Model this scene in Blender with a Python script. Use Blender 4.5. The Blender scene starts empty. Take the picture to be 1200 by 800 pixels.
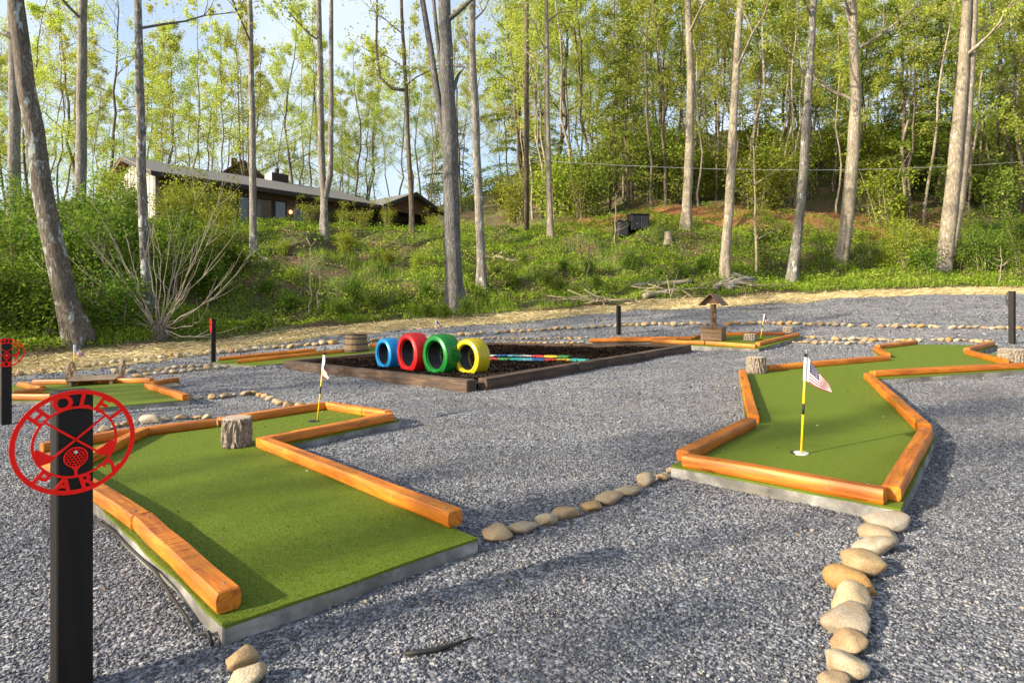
import bpy, bmesh, math, random
import numpy as np
from mathutils import Vector, Matrix

random.seed(7); RNG = np.random.default_rng(7)
scene = bpy.context.scene
COL = scene.collection
R = math.radians

# ------------------------------------------------------------------ camera, sky, sun, exposure
FPX, CX, HY, CAMZ, TILT = 700.0, 600.0, 356.0, 1.113, 0.035     # photo focal length (px), centre, horizon row, camera height, ground cross-slope
cam = bpy.data.cameras.new('camera'); camo = bpy.data.objects.new('camera', cam); COL.objects.link(camo)
camo.location = (0, 0, CAMZ); camo.rotation_euler = (R(90), 0, 0)
cam.sensor_width = 36; cam.lens = FPX / 1200 * 36; cam.shift_y = -(400 - HY) / 1200
cam.clip_start = 0.05; cam.clip_end = 3000
scene.camera = camo
SUN_AZ, SUN_EL = math.atan2(-0.90, -0.44), R(23)                  # direction towards the sun: left, a little behind the camera
world = bpy.data.worlds.new('World'); scene.world = world; world.use_nodes = True
wn = world.node_tree.nodes; wl = world.node_tree.links; wn.clear()
sky = wn.new('ShaderNodeTexSky'); sky.sky_type = 'NISHITA'; sky.sun_disc = False
sky.sun_elevation = SUN_EL; sky.sun_rotation = SUN_AZ; sky.air_density = 1.0; sky.dust_density = 3.0; sky.ozone_density = 1.0
bg = wn.new('ShaderNodeBackground'); bg.inputs[1].default_value = 0.15
wt = wn.new('ShaderNodeTexCoord'); wno = wn.new('ShaderNodeTexNoise'); wno.inputs['Scale'].default_value = 2.2; wno.inputs['Detail'].default_value = 6
wra = wn.new('ShaderNodeValToRGB'); wra.color_ramp.elements[0].position = .36; wra.color_ramp.elements[0].color = (.10,) * 3 + (1,); wra.color_ramp.elements[1].position = .62; wra.color_ramp.elements[1].color = (.70,) * 3 + (1,)
wmx = wn.new('ShaderNodeMix'); wmx.data_type = 'RGBA'; wmx.inputs[7].default_value = (3.3, 3.6, 4.1, 1)          # thin high cloud
wl.new(wt.outputs['Generated'], wno.inputs['Vector']); wl.new(wno.outputs[0], wra.inputs[0]); wl.new(wra.outputs[0], wmx.inputs[0]); wl.new(sky.outputs[0], wmx.inputs[6])
wo = wn.new('ShaderNodeOutputWorld'); wl.new(wmx.outputs[2], bg.inputs[0]); wl.new(bg.outputs[0], wo.inputs[0])
sl = bpy.data.lights.new('sun', 'SUN'); sl.energy = 5.0; sl.angle = R(0.6); sl.color = (1.0, 0.87, 0.68)
so = bpy.data.objects.new('sun', sl); COL.objects.link(so)
SDIR = Vector((math.sin(SUN_AZ) * math.cos(SUN_EL), math.cos(SUN_AZ) * math.cos(SUN_EL), math.sin(SUN_EL)))
so.rotation_euler = SDIR.to_track_quat('Z', 'Y').to_euler(); so.location = SDIR * 60
scene.view_settings.view_transform = 'Standard'; scene.view_settings.look = 'None'
scene.view_settings.exposure = 1.1; scene.view_settings.gamma = 1.0
scene.render.engine = 'CYCLES'
scene.cycles.max_bounces = 6; scene.cycles.diffuse_bounces = 3; scene.cycles.glossy_bounces = 2; scene.cycles.transmission_bounces = 3; scene.cycles.transparent_max_bounces = 4

# ------------------------------------------------------------------ node helpers
def ramp(nt, fac, stops, interp='LINEAR'):
    r = nt.nodes.new('ShaderNodeValToRGB'); r.color_ramp.interpolation = interp
    el = r.color_ramp.elements
    while len(el) < len(stops): el.new(0.5)
    for e, (p, c) in zip(el, stops): e.position = p; e.color = (*c, 1) if len(c) == 3 else c
    nt.links.new(fac, r.inputs[0]); return r.outputs[0]
def texco(nt, kind='Object', scale=(1, 1, 1)):
    t = nt.nodes.new('ShaderNodeTexCoord'); m = nt.nodes.new('ShaderNodeMapping'); m.inputs['Scale'].default_value = scale
    nt.links.new(t.outputs[kind], m.inputs[0]); return m.outputs[0]
def worldco(nt, scale=(1, 1, 1)):
    g = nt.nodes.new('ShaderNodeNewGeometry'); m = nt.nodes.new('ShaderNodeMapping'); m.inputs['Scale'].default_value = scale
    nt.links.new(g.outputs['Position'], m.inputs[0]); return m.outputs[0]
def noise(nt, vec, scale, detail=4, rough=0.55, dist=0.0):
    n = nt.nodes.new('ShaderNodeTexNoise'); n.inputs['Scale'].default_value = scale; n.inputs['Detail'].default_value = detail
    n.inputs['Roughness'].default_value = rough; n.inputs['Distortion'].default_value = dist
    nt.links.new(vec, n.inputs['Vector']); return n.outputs[0]
def voronoi(nt, vec, scale, feature='F1', out=0):
    n = nt.nodes.new('ShaderNodeTexVoronoi'); n.feature = feature; n.inputs['Scale'].default_value = scale
    nt.links.new(vec, n.inputs['Vector']); return n.outputs[out]
def mixc(nt, fac, a, b, blend='MIX'):
    m = nt.nodes.new('ShaderNodeMix'); m.data_type = 'RGBA'; m.blend_type = blend
    for sock, v in ((m.inputs[0], fac), (m.inputs[6], a), (m.inputs[7], b)):
        if hasattr(v, 'is_output'): nt.links.new(v, sock)
        elif isinstance(v, (int, float)): sock.default_value = v
        else: sock.default_value = (*v, 1)
    return m.outputs[2]
def mathn(nt, op, a, b=0.0):
    m = nt.nodes.new('ShaderNodeMath'); m.operation = op
    for i, v in enumerate((a, b)):
        if hasattr(v, 'is_output'): nt.links.new(v, m.inputs[i])
        else: m.inputs[i].default_value = v
    return m.outputs[0]
def bump(nt, h, strength, dist=0.01, prev=None):
    b = nt.nodes.new('ShaderNodeBump'); b.inputs['Strength'].default_value = strength; b.inputs['Distance'].default_value = dist
    nt.links.new(h, b.inputs['Height'])
    if prev is not None: nt.links.new(prev, b.inputs['Normal'])
    return b.outputs[0]
def newmat(name):
    m = bpy.data.materials.new(name); m.use_nodes = True; nt = m.node_tree
    return m, nt, nt.nodes['Principled BSDF']
def setin(nt, bs, name, v):
    if hasattr(v, 'is_output'): nt.links.new(v, bs.inputs[name])
    elif isinstance(v, (int, float)): bs.inputs[name].default_value = v
    else: bs.inputs[name].default_value = (*v, 1)
def island(nt): return nt.nodes.new('ShaderNodeNewGeometry').outputs['Random Per Island']
def objrand(nt): return nt.nodes.new('ShaderNodeObjectInfo').outputs['Random']
def attr(nt, n):
    a = nt.nodes.new('ShaderNodeAttribute'); a.attribute_name = n; return a.outputs['Fac']

def mat_plain(name, col, rough=0.6, var=0.25, scale=12, bmp=0.15, metal=0.0, co='Object'):
    m, nt, b = newmat(name); v = texco(nt, co)
    n = noise(nt, v, scale, 5); n2 = noise(nt, v, scale * 6, 3)
    lo = tuple(c * (1 - var) for c in col); hi = tuple(min(1, c * (1 + var)) for c in col)
    setin(nt, b, 'Base Color', ramp(nt, n, [(0.3, lo), (0.7, hi)])); setin(nt, b, 'Roughness', rough); setin(nt, b, 'Metallic', metal)
    if bmp: setin(nt, b, 'Normal', bump(nt, n2, bmp, 0.004))
    return m
def mat_wood(name, dark, mid, light, rough=0.5, along=0, gscale=26, crack=0.5, stain=None, saw=False):
    m, nt, b = newmat(name)
    sc = [1.0, 1.0, 1.0]; sc[along] = 0.09
    t = nt.nodes.new('ShaderNodeTexCoord'); oi = nt.nodes.new('ShaderNodeObjectInfo')
    add = nt.nodes.new('ShaderNodeVectorMath'); add.operation = 'ADD'; cmb = nt.nodes.new('ShaderNodeCombineXYZ')
    k = mathn(nt, 'MULTIPLY', oi.outputs['Random'], 37.0)
    for i in range(3): nt.links.new(k, cmb.inputs[i])
    nt.links.new(t.outputs['Object'], add.inputs[0]); nt.links.new(cmb.outputs[0], add.inputs[1])
    mp = nt.nodes.new('ShaderNodeMapping'); mp.inputs['Scale'].default_value = sc; nt.links.new(add.outputs[0], mp.inputs[0])
    g = noise(nt, mp.outputs[0], gscale, 7, 0.72, 0.9)
    c = ramp(nt, g, [(0.32, dark), (0.48, mid), (0.66, light)])
    big = noise(nt, add.outputs[0], 2.2, 3)
    c = mixc(nt, ramp(nt, big, [(0.4, (0, 0, 0)), (0.65, (1, 1, 1))]), c, mixc(nt, 0.5, c, dark))
    kn = voronoi(nt, mp.outputs[0], 7.0); knf = ramp(nt, kn, [(0.05, (1, 1, 1)), (0.12, (0, 0, 0))])
    c = mixc(nt, mathn(nt, 'MULTIPLY', knf, 0.75), c, tuple(x * 0.35 for x in dark))
    ck = noise(nt, mp.outputs[0], gscale * 2.2, 4, 0.6); ckf = ramp(nt, ck, [(0.30, (1, 1, 1)), (0.37, (0, 0, 0))])
    c = mixc(nt, mathn(nt, 'MULTIPLY', ckf, crack), c, tuple(x * 0.25 for x in dark))
    if stain is not None:
        st = noise(nt, add.outputs[0], 11, 5, 0.7); sf = ramp(nt, st, [(0.62, (0, 0, 0)), (0.72, (1, 1, 1))])
        c = mixc(nt, mathn(nt, 'MULTIPLY', sf, 0.7), c, stain)
    if saw:      # checks and saw marks across the planed top face
        gm = nt.nodes.new('ShaderNodeNewGeometry'); sx = nt.nodes.new('ShaderNodeSeparateXYZ'); nt.links.new(gm.outputs['Normal'], sx.inputs[0])
        m2 = nt.nodes.new('ShaderNodeMapping'); m2.inputs['Scale'].default_value = (1.0, 0.12, 0.12); nt.links.new(add.outputs[0], m2.inputs[0])
        sm = noise(nt, m2.outputs[0], 75, 4, 0.7, 0.3); sf2 = ramp(nt, sm, [(0.52, (0, 0, 0)), (0.62, (1, 1, 1))]); pm = ramp(nt, noise(nt, add.outputs[0], 3.5, 3), [(0.45, (0, 0, 0)), (0.6, (1, 1, 1))])
        topf = ramp(nt, sx.outputs[2], [(0.85, (0, 0, 0)), (0.97, (1, 1, 1))])
        c = mixc(nt, mathn(nt, 'MULTIPLY', mathn(nt, 'MULTIPLY', sf2, pm), mathn(nt, 'MULTIPLY', topf, 0.75)), c, tuple(x * 0.35 for x in dark))
    rv = mixc(nt, oi.outputs['Random'], (0.82, 0.82, 0.82), (1.1, 1.1, 1.1))
    c = mixc(nt, 1.0, c, rv, 'MULTIPLY')
    setin(nt, b, 'Base Color', c); setin(nt, b, 'Roughness', rough)
    setin(nt, b, 'Normal', bump(nt, mathn(nt, 'SUBTRACT', g, ckf), 0.35, 0.004))
    return m
def mat_leaf(name, cols, trans=0.5, objvar=0.25):
    m = bpy.data.materials.new(name); m.use_nodes = True; nt = m.node_tree; nt.nodes.clear()
    isl = island(nt); c = ramp(nt, isl, [(i / (len(cols) - 1), k) for i, k in enumerate(cols)])
    hsv = nt.nodes.new('ShaderNodeHueSaturation'); r = objrand(nt)
    nt.links.new(mathn(nt, 'ADD', mathn(nt, 'MULTIPLY', r, 0.035), 0.491), hsv.inputs['Hue'])
    nt.links.new(mathn(nt, 'ADD', mathn(nt, 'MULTIPLY', r, objvar * 2), 1 - objvar), hsv.inputs['Value'])
    hsv.inputs['Saturation'].default_value = 1.0; nt.links.new(c, hsv.inputs['Color'])
    d = nt.nodes.new('ShaderNodeBsdfDiffuse'); t = nt.nodes.new('ShaderNodeBsdfTranslucent'); mx = nt.nodes.new('ShaderNodeMixShader')
    nt.links.new(hsv.outputs[0], d.inputs[0]); nt.links.new(hsv.outputs[0], t.inputs[0]); mx.inputs[0].default_value = trans
    nt.links.new(d.outputs[0], mx.inputs[1]); nt.links.new(t.outputs[0], mx.inputs[2])
    o = nt.nodes.new('ShaderNodeOutputMaterial'); nt.links.new(mx.outputs[0], o.inputs[0]); return m
def mat_bark(name, dark, light, lichen=None, ridge=1.0, lf=0.6, gs=9):
    m, nt, b = newmat(name); v = worldco(nt, (1, 1, 0.16)); w = worldco(nt)
    g = noise(nt, v, gs * 3.4, 8, 0.75, 0.8); big = noise(nt, w, 1.3, 4)
    c = ramp(nt, g, [(0.36, tuple(x * .55 for x in dark)), (0.47, dark), (0.62, light)])
    c = mixc(nt, ramp(nt, big, [(0.35, (0, 0, 0)), (0.7, (0.6, 0.6, 0.6))]), c, tuple(x * 0.6 for x in dark))
    if lichen is not None:
        lm = noise(nt, worldco(nt, (1, 1, 0.45)), 5.0, 6, 0.7); f = ramp(nt, lm, [(lf, (0, 0, 0)), (lf + 0.06, (1, 1, 1))])
        c = mixc(nt, f, c, lichen)
    setin(nt, b, 'Base Color', c); setin(nt, b, 'Roughness', 0.9)
    setin(nt, b, 'Normal', bump(nt, g, 0.9, 0.03 * ridge)); return m
def mat_vcol(name, rough=0.9):
    m, nt, b = newmat(name); return m

# ------------------------------------------------------------------ materials
M = {}
M['timber'] = mat_wood('stained_timber', (0.25, 0.058, 0.003), (0.50, 0.142, 0.005), (0.66, 0.24, 0.010), 0.5, 0, 24, 0.7, (0.30, 0.22, 0.16), True)
M['tie'] = mat_wood('railway_tie', (0.022, 0.014, 0.010), (0.065, 0.039, 0.024), (0.17, 0.105, 0.06), 0.85, 0, 22, 0.8)
M['weathered'] = mat_wood('weathered_board', (0.13, 0.085, 0.05), (0.26, 0.175, 0.11), (0.36, 0.26, 0.17), 0.8, 0, 30, 0.6)
M['wellwood'] = mat_wood('well_wood', (0.10, 0.055, 0.03), (0.21, 0.125, 0.07), (0.31, 0.20, 0.12), 0.75, 0, 30, 0.6)
M['stave'] = mat_wood('barrel_stave', (0.13, 0.075, 0.035), (0.26, 0.16, 0.08), (0.38, 0.25, 0.14), 0.7, 2, 30, 0.6)
M['post'] = mat_wood('dark_post', (0.003, 0.0025, 0.002), (0.008, 0.006, 0.005), (0.016, 0.012, 0.009), 0.6, 2, 30, 0.3)
M['post'].node_tree.nodes['Principled BSDF'].inputs['Specular IOR Level'].default_value = 0.3
M['darkmetal'] = mat_plain('dark_metal', (0.02, 0.02, 0.022), 0.5, 0.3, 20, 0.1)
M['red'] = mat_plain('red_sign_paint', (0.90, 0.014, 0.007), 0.55, 0.08, 30, 0.03)
M['red'].node_tree.nodes['Principled BSDF'].inputs['Specular IOR Level'].default_value = 0.15
M['bolt'] = mat_plain('bolt', (0.7, 0.7, 0.7), 0.35, 0.1, 30, 0, 0.4)
M['yellow'] = mat_plain('flag_pole_yellow', (0.78, 0.52, 0.01), 0.35, 0.08, 40, 0)
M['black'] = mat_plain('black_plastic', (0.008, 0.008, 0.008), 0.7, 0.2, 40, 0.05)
M['screw'] = mat_plain('screw_head', (0.16, 0.155, 0.15), 0.5, 0.2, 40, 0)
M['cloth_white'] = mat_plain('flag_white', (0.62, 0.60, 0.60), 0.8, 0.06, 60, 0.05)
M['cloth_red'] = mat_plain('flag_red', (0.30, 0.006, 0.02), 0.8, 0.1, 60, 0.05)
M['cloth_blue'] = mat_plain('flag_blue', (0.007, 0.011, 0.065), 0.8, 0.1, 60, 0.05)
M['cup_white'] = mat_plain('cup_white', (0.55, 0.54, 0.5), 0.5, 0.1, 60, 0)
M['bridge'] = mat_wood('bridge_wood', (0.20, 0.125, 0.07), (0.40, 0.27, 0.16), (0.56, 0.42, 0.28), 0.7, 0, 28, 0.5)

def concrete():
    m, nt, b = newmat('concrete'); w = worldco(nt)
    n = noise(nt, w, 3.5, 6, 0.65); n2 = noise(nt, w, 60, 4)
    c = ramp(nt, n, [(0.30, (0.07, 0.066, 0.058)), (0.5, (0.15, 0.146, 0.134)), (0.68, (0.36, 0.35, 0.33))])
    c = mixc(nt, ramp(nt, noise(nt, worldco(nt, (1, 1, 4)), 7, 4), [(0.5, (0, 0, 0)), (0.75, (0.6, 0.6, 0.6))]), c, (0.20, 0.17, 0.13))
    setin(nt, b, 'Base Color', c); setin(nt, b, 'Roughness', 0.9); setin(nt, b, 'Normal', bump(nt, mathn(nt, 'ADD', n2, n), 0.5, 0.008)); return m
M['concrete'] = concrete()
def turf():
    m, nt, b = newmat('artificial_turf'); w = worldco(nt)
    n = noise(nt, w, 260, 3, 0.7); n2 = noise(nt, w, 3.0, 5, 0.6); n3 = noise(nt, w, 900, 2)
    c = ramp(nt, n, [(0.30, (0.055, 0.092, 0.006)), (0.5, (0.108, 0.155, 0.010)), (0.70, (0.185, 0.235, 0.024))])
    c = mixc(nt, ramp(nt, n2, [(0.35, (0, 0, 0)), (0.7, (0.5, 0.5, 0.5))]), c, (0.10, 0.14, 0.014))
    sp = voronoi(nt, w, 28); c = mixc(nt, ramp(nt, sp, [(0.06, (0.7, 0.7, 0.7)), (0.085, (0, 0, 0))]), c, (0.42, 0.36, 0.20))
    setin(nt, b, 'Base Color', c); setin(nt, b, 'Roughness', 0.75); setin(nt, b, 'Specular IOR Level', 0.2)
    setin(nt, b, 'Normal', bump(nt, mathn(nt, 'ADD', n, n3), 0.6, 0.006)); return m
M['turf'] = turf()
M['pile'] = mat_leaf('turf_blades', [(0.062, 0.10, 0.006), (0.112, 0.158, 0.010), (0.17, 0.22, 0.022)], 0.25, 0.0)
def gravel_stone():
    m, nt, b = newmat('crushed_stone'); isl = island(nt)
    c = ramp(nt, isl, [(0.0, (0.025, 0.027, 0.033)), (0.4, (0.075, 0.082, 0.10)), (0.75, (0.145, 0.155, 0.178)), (0.95, (0.29, 0.295, 0.31)), (1.0, (0.26, 0.21, 0.16))])
    w = worldco(nt); big = noise(nt, w, 0.9, 3); c = mixc(nt, ramp(nt, big, [(0.45, (0, 0, 0)), (0.75, (0.4, 0.4, 0.4))]), c, (0.20, 0.17, 0.14))
    setin(nt, b, 'Base Color', c); setin(nt, b, 'Roughness', 0.7); return m
M['gravel'] = gravel_stone()
def ground_mat():
    m, nt, b = newmat('ground_surface'); w = worldco(nt)
    # gravel
    cell = voronoi(nt, w, 62, 'F1', 1); d = voronoi(nt, w, 62, 'F1', 0)
    sep = nt.nodes.new('ShaderNodeSeparateColor'); nt.links.new(cell, sep.inputs[0])
    gc = ramp(nt, sep.outputs[0], [(0.0, (0.07, 0.075, 0.088)), (0.4, (0.155, 0.165, 0.19)), (0.75, (0.26, 0.27, 0.29)), (1.0, (0.40, 0.40, 0.40))])
    gc = mixc(nt, ramp(nt, d, [(0.0, (0, 0, 0)), (0.7, (0.35, 0.35, 0.35))]), gc, (0.06, 0.06, 0.064))
    big = noise(nt, w, 0.7, 4); gc = mixc(nt, ramp(nt, big, [(0.5, (0, 0, 0)), (0.75, (0.35, 0.35, 0.35))]), gc, (0.25, 0.22, 0.18))
    pn = noise(nt, worldco(nt, (0.35, 1.6, 1)), 1.6, 5, 0.6); gc = mixc(nt, 1.0, gc, ramp(nt, pn, [(0.3, (0.72, 0.72, 0.74)), (0.7, (1.28, 1.26, 1.22))]), 'MULTIPLY')
    pf = noise(nt, w, 13, 4, 0.7); gc = mixc(nt, 1.0, gc, ramp(nt, pf, [(0.3, (0.7, 0.7, 0.7)), (0.7, (1.3, 1.3, 1.3))]), 'MULTIPLY')
    # straw
    st = noise(nt, worldco(nt, (1, 5, 1)), 14, 5, 0.7, 1.0)
    sc = ramp(nt, st, [(0.3, (0.36, 0.28, 0.13)), (0.5, (0.54, 0.45, 0.24)), (0.7, (0.68, 0.59, 0.36))])
    # soil with leaf litter and moss
    s1 = noise(nt, w, 9, 6, 0.7); s2 = noise(nt, w, 0.8, 4)
    so_ = ramp(nt, s1, [(0.3, (0.035, 0.024, 0.014)), (0.5, (0.10, 0.066, 0.038)), (0.72, (0.21, 0.15, 0.09))])
    so_ = mixc(nt, ramp(nt, s2, [(0.42, (0, 0, 0)), (0.6, (0.8, 0.8, 0.8))]), so_, ramp(nt, s1, [(0.3, (0.03, 0.05, 0.01)), (0.7, (0.11, 0.16, 0.025))]))
    cl = ramp(nt, s1, [(0.3, (0.17, 0.065, 0.02)), (0.7, (0.36, 0.17, 0.07))])
    c = mixc(nt, attr(nt, 'clay'), so_, cl)
    edge = noise(nt, w, 2.4, 5)
    def soft(a): return ramp(nt, mathn(nt, 'ADD', a, mathn(nt, 'MULTIPLY', mathn(nt, 'SUBTRACT', edge, 0.5), 0.7)), [(0.42, (0, 0, 0)), (0.58, (1, 1, 1))])
    c = mixc(nt, soft(attr(nt, 'straw')), c, sc); c = mixc(nt, soft(attr(nt, 'gravel')), c, gc)
    setin(nt, b, 'Base Color', c); setin(nt, b, 'Roughness', 0.92); setin(nt, b, 'Specular IOR Level', 0.25)
    h = mathn(nt, 'ADD', mathn(nt, 'MULTIPLY', d, -1.0), mathn(nt, 'MULTIPLY', s1, 0.6))
    n0 = bump(nt, noise(nt, w, 3, 5), 0.35, 0.05)
    setin(nt, b, 'Normal', bump(nt, h, 0.9, 0.012, n0)); return m
M['ground'] = ground_mat()
def stone_mat():
    m, nt, b = newmat('river_stone'); v = texco(nt); r = objrand(nt)
    base = ramp(nt, r, [(0.0, (0.36, 0.29, 0.17)), (0.18, (0.44, 0.25, 0.075)), (0.34, (0.31, 0.27, 0.19)), (0.5, (0.46, 0.41, 0.29)), (0.66, (0.47, 0.29, 0.11)), (0.82, (0.28, 0.265, 0.225)), (1.0, (0.50, 0.45, 0.34))])
    w = worldco(nt); n = noise(nt, w, 14, 6, 0.65, 0.5); f = noise(nt, w, 160, 3)
    c = mixc(nt, ramp(nt, n, [(0.4, (0, 0, 0)), (0.65, (0.55, 0.55, 0.55))]), base, (0.30, 0.17, 0.06))
    c = mixc(nt, 1.0, c, ramp(nt, f, [(0.3, (0.58, 0.57, 0.55)), (0.7, (1.02, 1.0, 0.97))]), 'MULTIPLY')
    setin(nt, b, 'Base Color', c); setin(nt, b, 'Roughness', 0.72); setin(nt, b, 'Normal', bump(nt, mathn(nt, 'ADD', n, f), 0.3, 0.008)); return m
M['stone'] = stone_mat()
M['straw'] = mat_leaf('straw_blades', [(0.46, 0.37, 0.18), (0.62, 0.52, 0.28), (0.72, 0.63, 0.40)], 0.2, 0.0)
M['mulchbase'] = mat_plain('mulch_base', (0.018, 0.011, 0.008), 0.95, 0.5, 25, 0.6)
M['mulch'] = mat_leaf('mulch_chips', [(0.007, 0.004, 0.0035), (0.018, 0.010, 0.008), (0.036, 0.020, 0.014)], 0.0, 0.0)
M['bark_grey'] = mat_bark('bark_grey', (0.15, 0.135, 0.115), (0.40, 0.375, 0.325), (0.46, 0.48, 0.44), 1.0, 0.60)
M['bark_big'] = mat_bark('bark_ridged', (0.085, 0.08, 0.075), (0.33, 0.32, 0.30), None, 2.2, 0.6, 12)
M['bark_pale'] = mat_bark('bark_pale', (0.20, 0.165, 0.115), (0.46, 0.41, 0.315), (0.50, 0.48, 0.42), 0.7, 0.62)
M['bark_brown'] = mat_bark('bark_brown', (0.09, 0.072, 0.055), (0.29, 0.24, 0.18), (0.36, 0.42, 0.40), 1.6, 0.56, 10)
M['bark_white'] = mat_bark('bark_white', (0.10, 0.09, 0.075), (0.31, 0.295, 0.25), (0.42, 0.44, 0.42), 0.6, 0.57)
M['bark_far'] = mat_bark('bark_far', (0.07, 0.055, 0.038), (0.25, 0.20, 0.14), None, 0.8)
M['leaf_spring'] = mat_leaf('leaf_spring', [(0.33, 0.37, 0.05), (0.46, 0.49, 0.075), (0.58, 0.58, 0.14)], 0.62, 0.2)
M['leaf_fresh'] = mat_leaf('leaf_fresh', [(0.19, 0.27, 0.025), (0.30, 0.38, 0.035), (0.42, 0.45, 0.06)], 0.55, 0.2)
M['leaf_ever'] = mat_leaf('leaf_evergreen', [(0.08, 0.12, 0.018), (0.16, 0.20, 0.03), (0.27, 0.29, 0.05)], 0.3, 0.2)
M['leaf_shrub'] = mat_leaf('leaf_shrub', [(0.06, 0.105, 0.014), (0.125, 0.195, 0.024), (0.22, 0.285, 0.04)], 0.45, 0.25)
M['leaf_yellow'] = mat_leaf('leaf_yellowgreen', [(0.17, 0.21, 0.02), (0.29, 0.33, 0.035), (0.41, 0.41, 0.07)], 0.5, 0.2)
M['cover'] = mat_leaf('ground_cover_leaf', [(0.08, 0.14, 0.010), (0.17, 0.27, 0.02), (0.29, 0.38, 0.04), (0.40, 0.42, 0.08)], 0.4, 0.0)
M['litter'] = mat_leaf('dead_leaf', [(0.06, 0.035, 0.018), (0.18, 0.11, 0.05), (0.42, 0.33, 0.2)], 0.15, 0.0)
M['stem'] = mat_plain('pale_stem', (0.36, 0.31, 0.23), 0.9, 0.35, 3, 0.2)
M['twig'] = mat_plain('bare_twig', (0.25, 0.205, 0.145), 0.9, 0.35, 3, 0.2)

# ------------------------------------------------------------------ terrain
def vnoise(x, y, s, seed=0):
    x = np.asarray(x, float) * s + seed * 17.3; y = np.asarray(y, float) * s + seed * 9.1
    xi = np.floor(x).astype(np.int64); yi = np.floor(y).astype(np.int64); fx = x - xi; fy = y - yi
    fx = fx * fx * (3 - 2 * fx); fy = fy * fy * (3 - 2 * fy)
    def h(a, b):
        n = (a * 374761393 + b * 668265263 + seed * 1442695) & 0x7fffffff
        n = ((n ^ (n >> 13)) * 1274126177) & 0x7fffffff
        return ((n ^ (n >> 16)) & 0xffff) / 65535.0
    return (h(xi, yi) * (1 - fx) + h(xi + 1, yi) * fx) * (1 - fy) + (h(xi, yi + 1) * (1 - fx) + h(xi + 1, yi + 1) * fx) * fy
COLX = np.array([-300, 0, 150, 300, 450, 600, 750, 900, 1050, 1200, 1500.])
#            gravel/straw edge      bank foot             crest               behind             hill
KN = np.array([
 [470,10.0, 455,11.2, 262,19, 262,30, 255,75], [442,12.0, 427,13.2, 258,21, 256,34, 250,80], [429,13.2, 410,14.6, 257,22, 258,36, 252,85],
 [404,15.4, 394,16.6, 272,24, 266,44, 254,90], [387,16.6, 377,17.8, 279,26, 274,48, 260,90], [379,17.6, 368,19.0, 277,29, 262,46, 215,88],
 [363,19.6, 354,21.2, 264,31, 228,44, 160,85], [357,20.6, 346,22.6, 270,31, 225,42, 150,82], [346,21.6, 338,23.6, 290,32, 232,42, 150,80],
 [344,21.6, 336,23.6, 296,32, 235,42, 150,80], [344,21.6, 336,23.6, 296,32, 235,42, 150,80]])
D0 = np.interp(COLX, [-300, 0, 300, 1500], [9.5, 11.5, 12.5, 13])
def knots(u):
    xi = CX + FPX * u
    return [np.interp(xi, COLX, KN[:, 2 * k + 1]) for k in range(5)], [np.interp(xi, COLX, KN[:, 2 * k]) for k in range(5)], np.interp(xi, COLX, D0)
def terrain(X, Y, detail=True):
    X = np.asarray(X, float); Y = np.asarray(Y, float)
    Yc = np.maximum(Y, 4.0); u = np.clip(X / Yc, -1.3, 1.3)
    ds, ys, d0 = knots(u)
    zs = [CAMZ - (y - HY) * d / FPX for y, d in zip(ys, ds)]
    plane = TILT * np.clip(X, -14, 16)
    def prof(D):
        z = plane.copy() if hasattr(plane, 'copy') else plane
        pd = d0; pz = TILT * u * d0
        out = np.where(D <= pd, plane, 0.0)
        z = plane
        for d, zz in zip(ds, zs):
            t = np.clip((D - pd) / np.maximum(d - pd, 1e-3), 0, 1)
            seg = pz + (zz - pz) * t
            out = np.where(D > pd, seg, out); pd = d; pz = zz
        return out
    w = 0.9
    z = (prof(Y) * 2 + prof(Y - w) + prof(Y + w) + prof(Y - w * .5) + prof(Y + w * .5)) / 6
    z = np.where(Y < d0 - 1.0, plane, z)
    if detail:
        b = np.clip((Y - ds[1]) / 2.0, 0, 1)
        z = z + b * ((vnoise(X, Y, 0.5, 1) - 0.5) * 0.9 + (vnoise(X, Y, 1.7, 2) - 0.5) * 0.34)
        z = z + (1 - b) * np.clip((Y - 1.0) / 1.5, 0, 1) * ((vnoise(X, Y, 1.5, 15) - .5) * .030 + (vnoise(X, Y, 3.9, 16) - .5) * .016)
        g = np.clip((Y - d0) / 2, 0, 1) * (1 - b)
        z = z + g * (vnoise(X, Y, 0.8, 3) - 0.5) * 0.10
    return z
def tz(x, y): return float(terrain(np.array([x]), np.array([y]))[0])
_DS = np.concatenate([np.arange(1.0, 40, 0.05), np.arange(40, 130, 0.25)])
def P(x, y, h=0.0):
    """photo pixel -> point on the ground raised by h"""
    dx, dz = (x - CX) / FPX, -(y - HY) / FPX
    f = CAMZ + dz * _DS - terrain(dx * _DS, _DS) - h
    k = np.nonzero(f <= 0)[0]
    if len(k) == 0: i = len(_DS) - 1; D = _DS[i]
    elif k[0] == 0: D = _DS[0]
    else:
        i = k[0]; a, b_ = f[i - 1], f[i]; D = _DS[i - 1] + (_DS[i] - _DS[i - 1]) * a / (a - b_)
    return Vector((dx * D, D, CAMZ + dz * D))
def at(x, y, D): return Vector(((x - CX) / FPX * D, D, CAMZ - (y - HY) / FPX * D))

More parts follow.
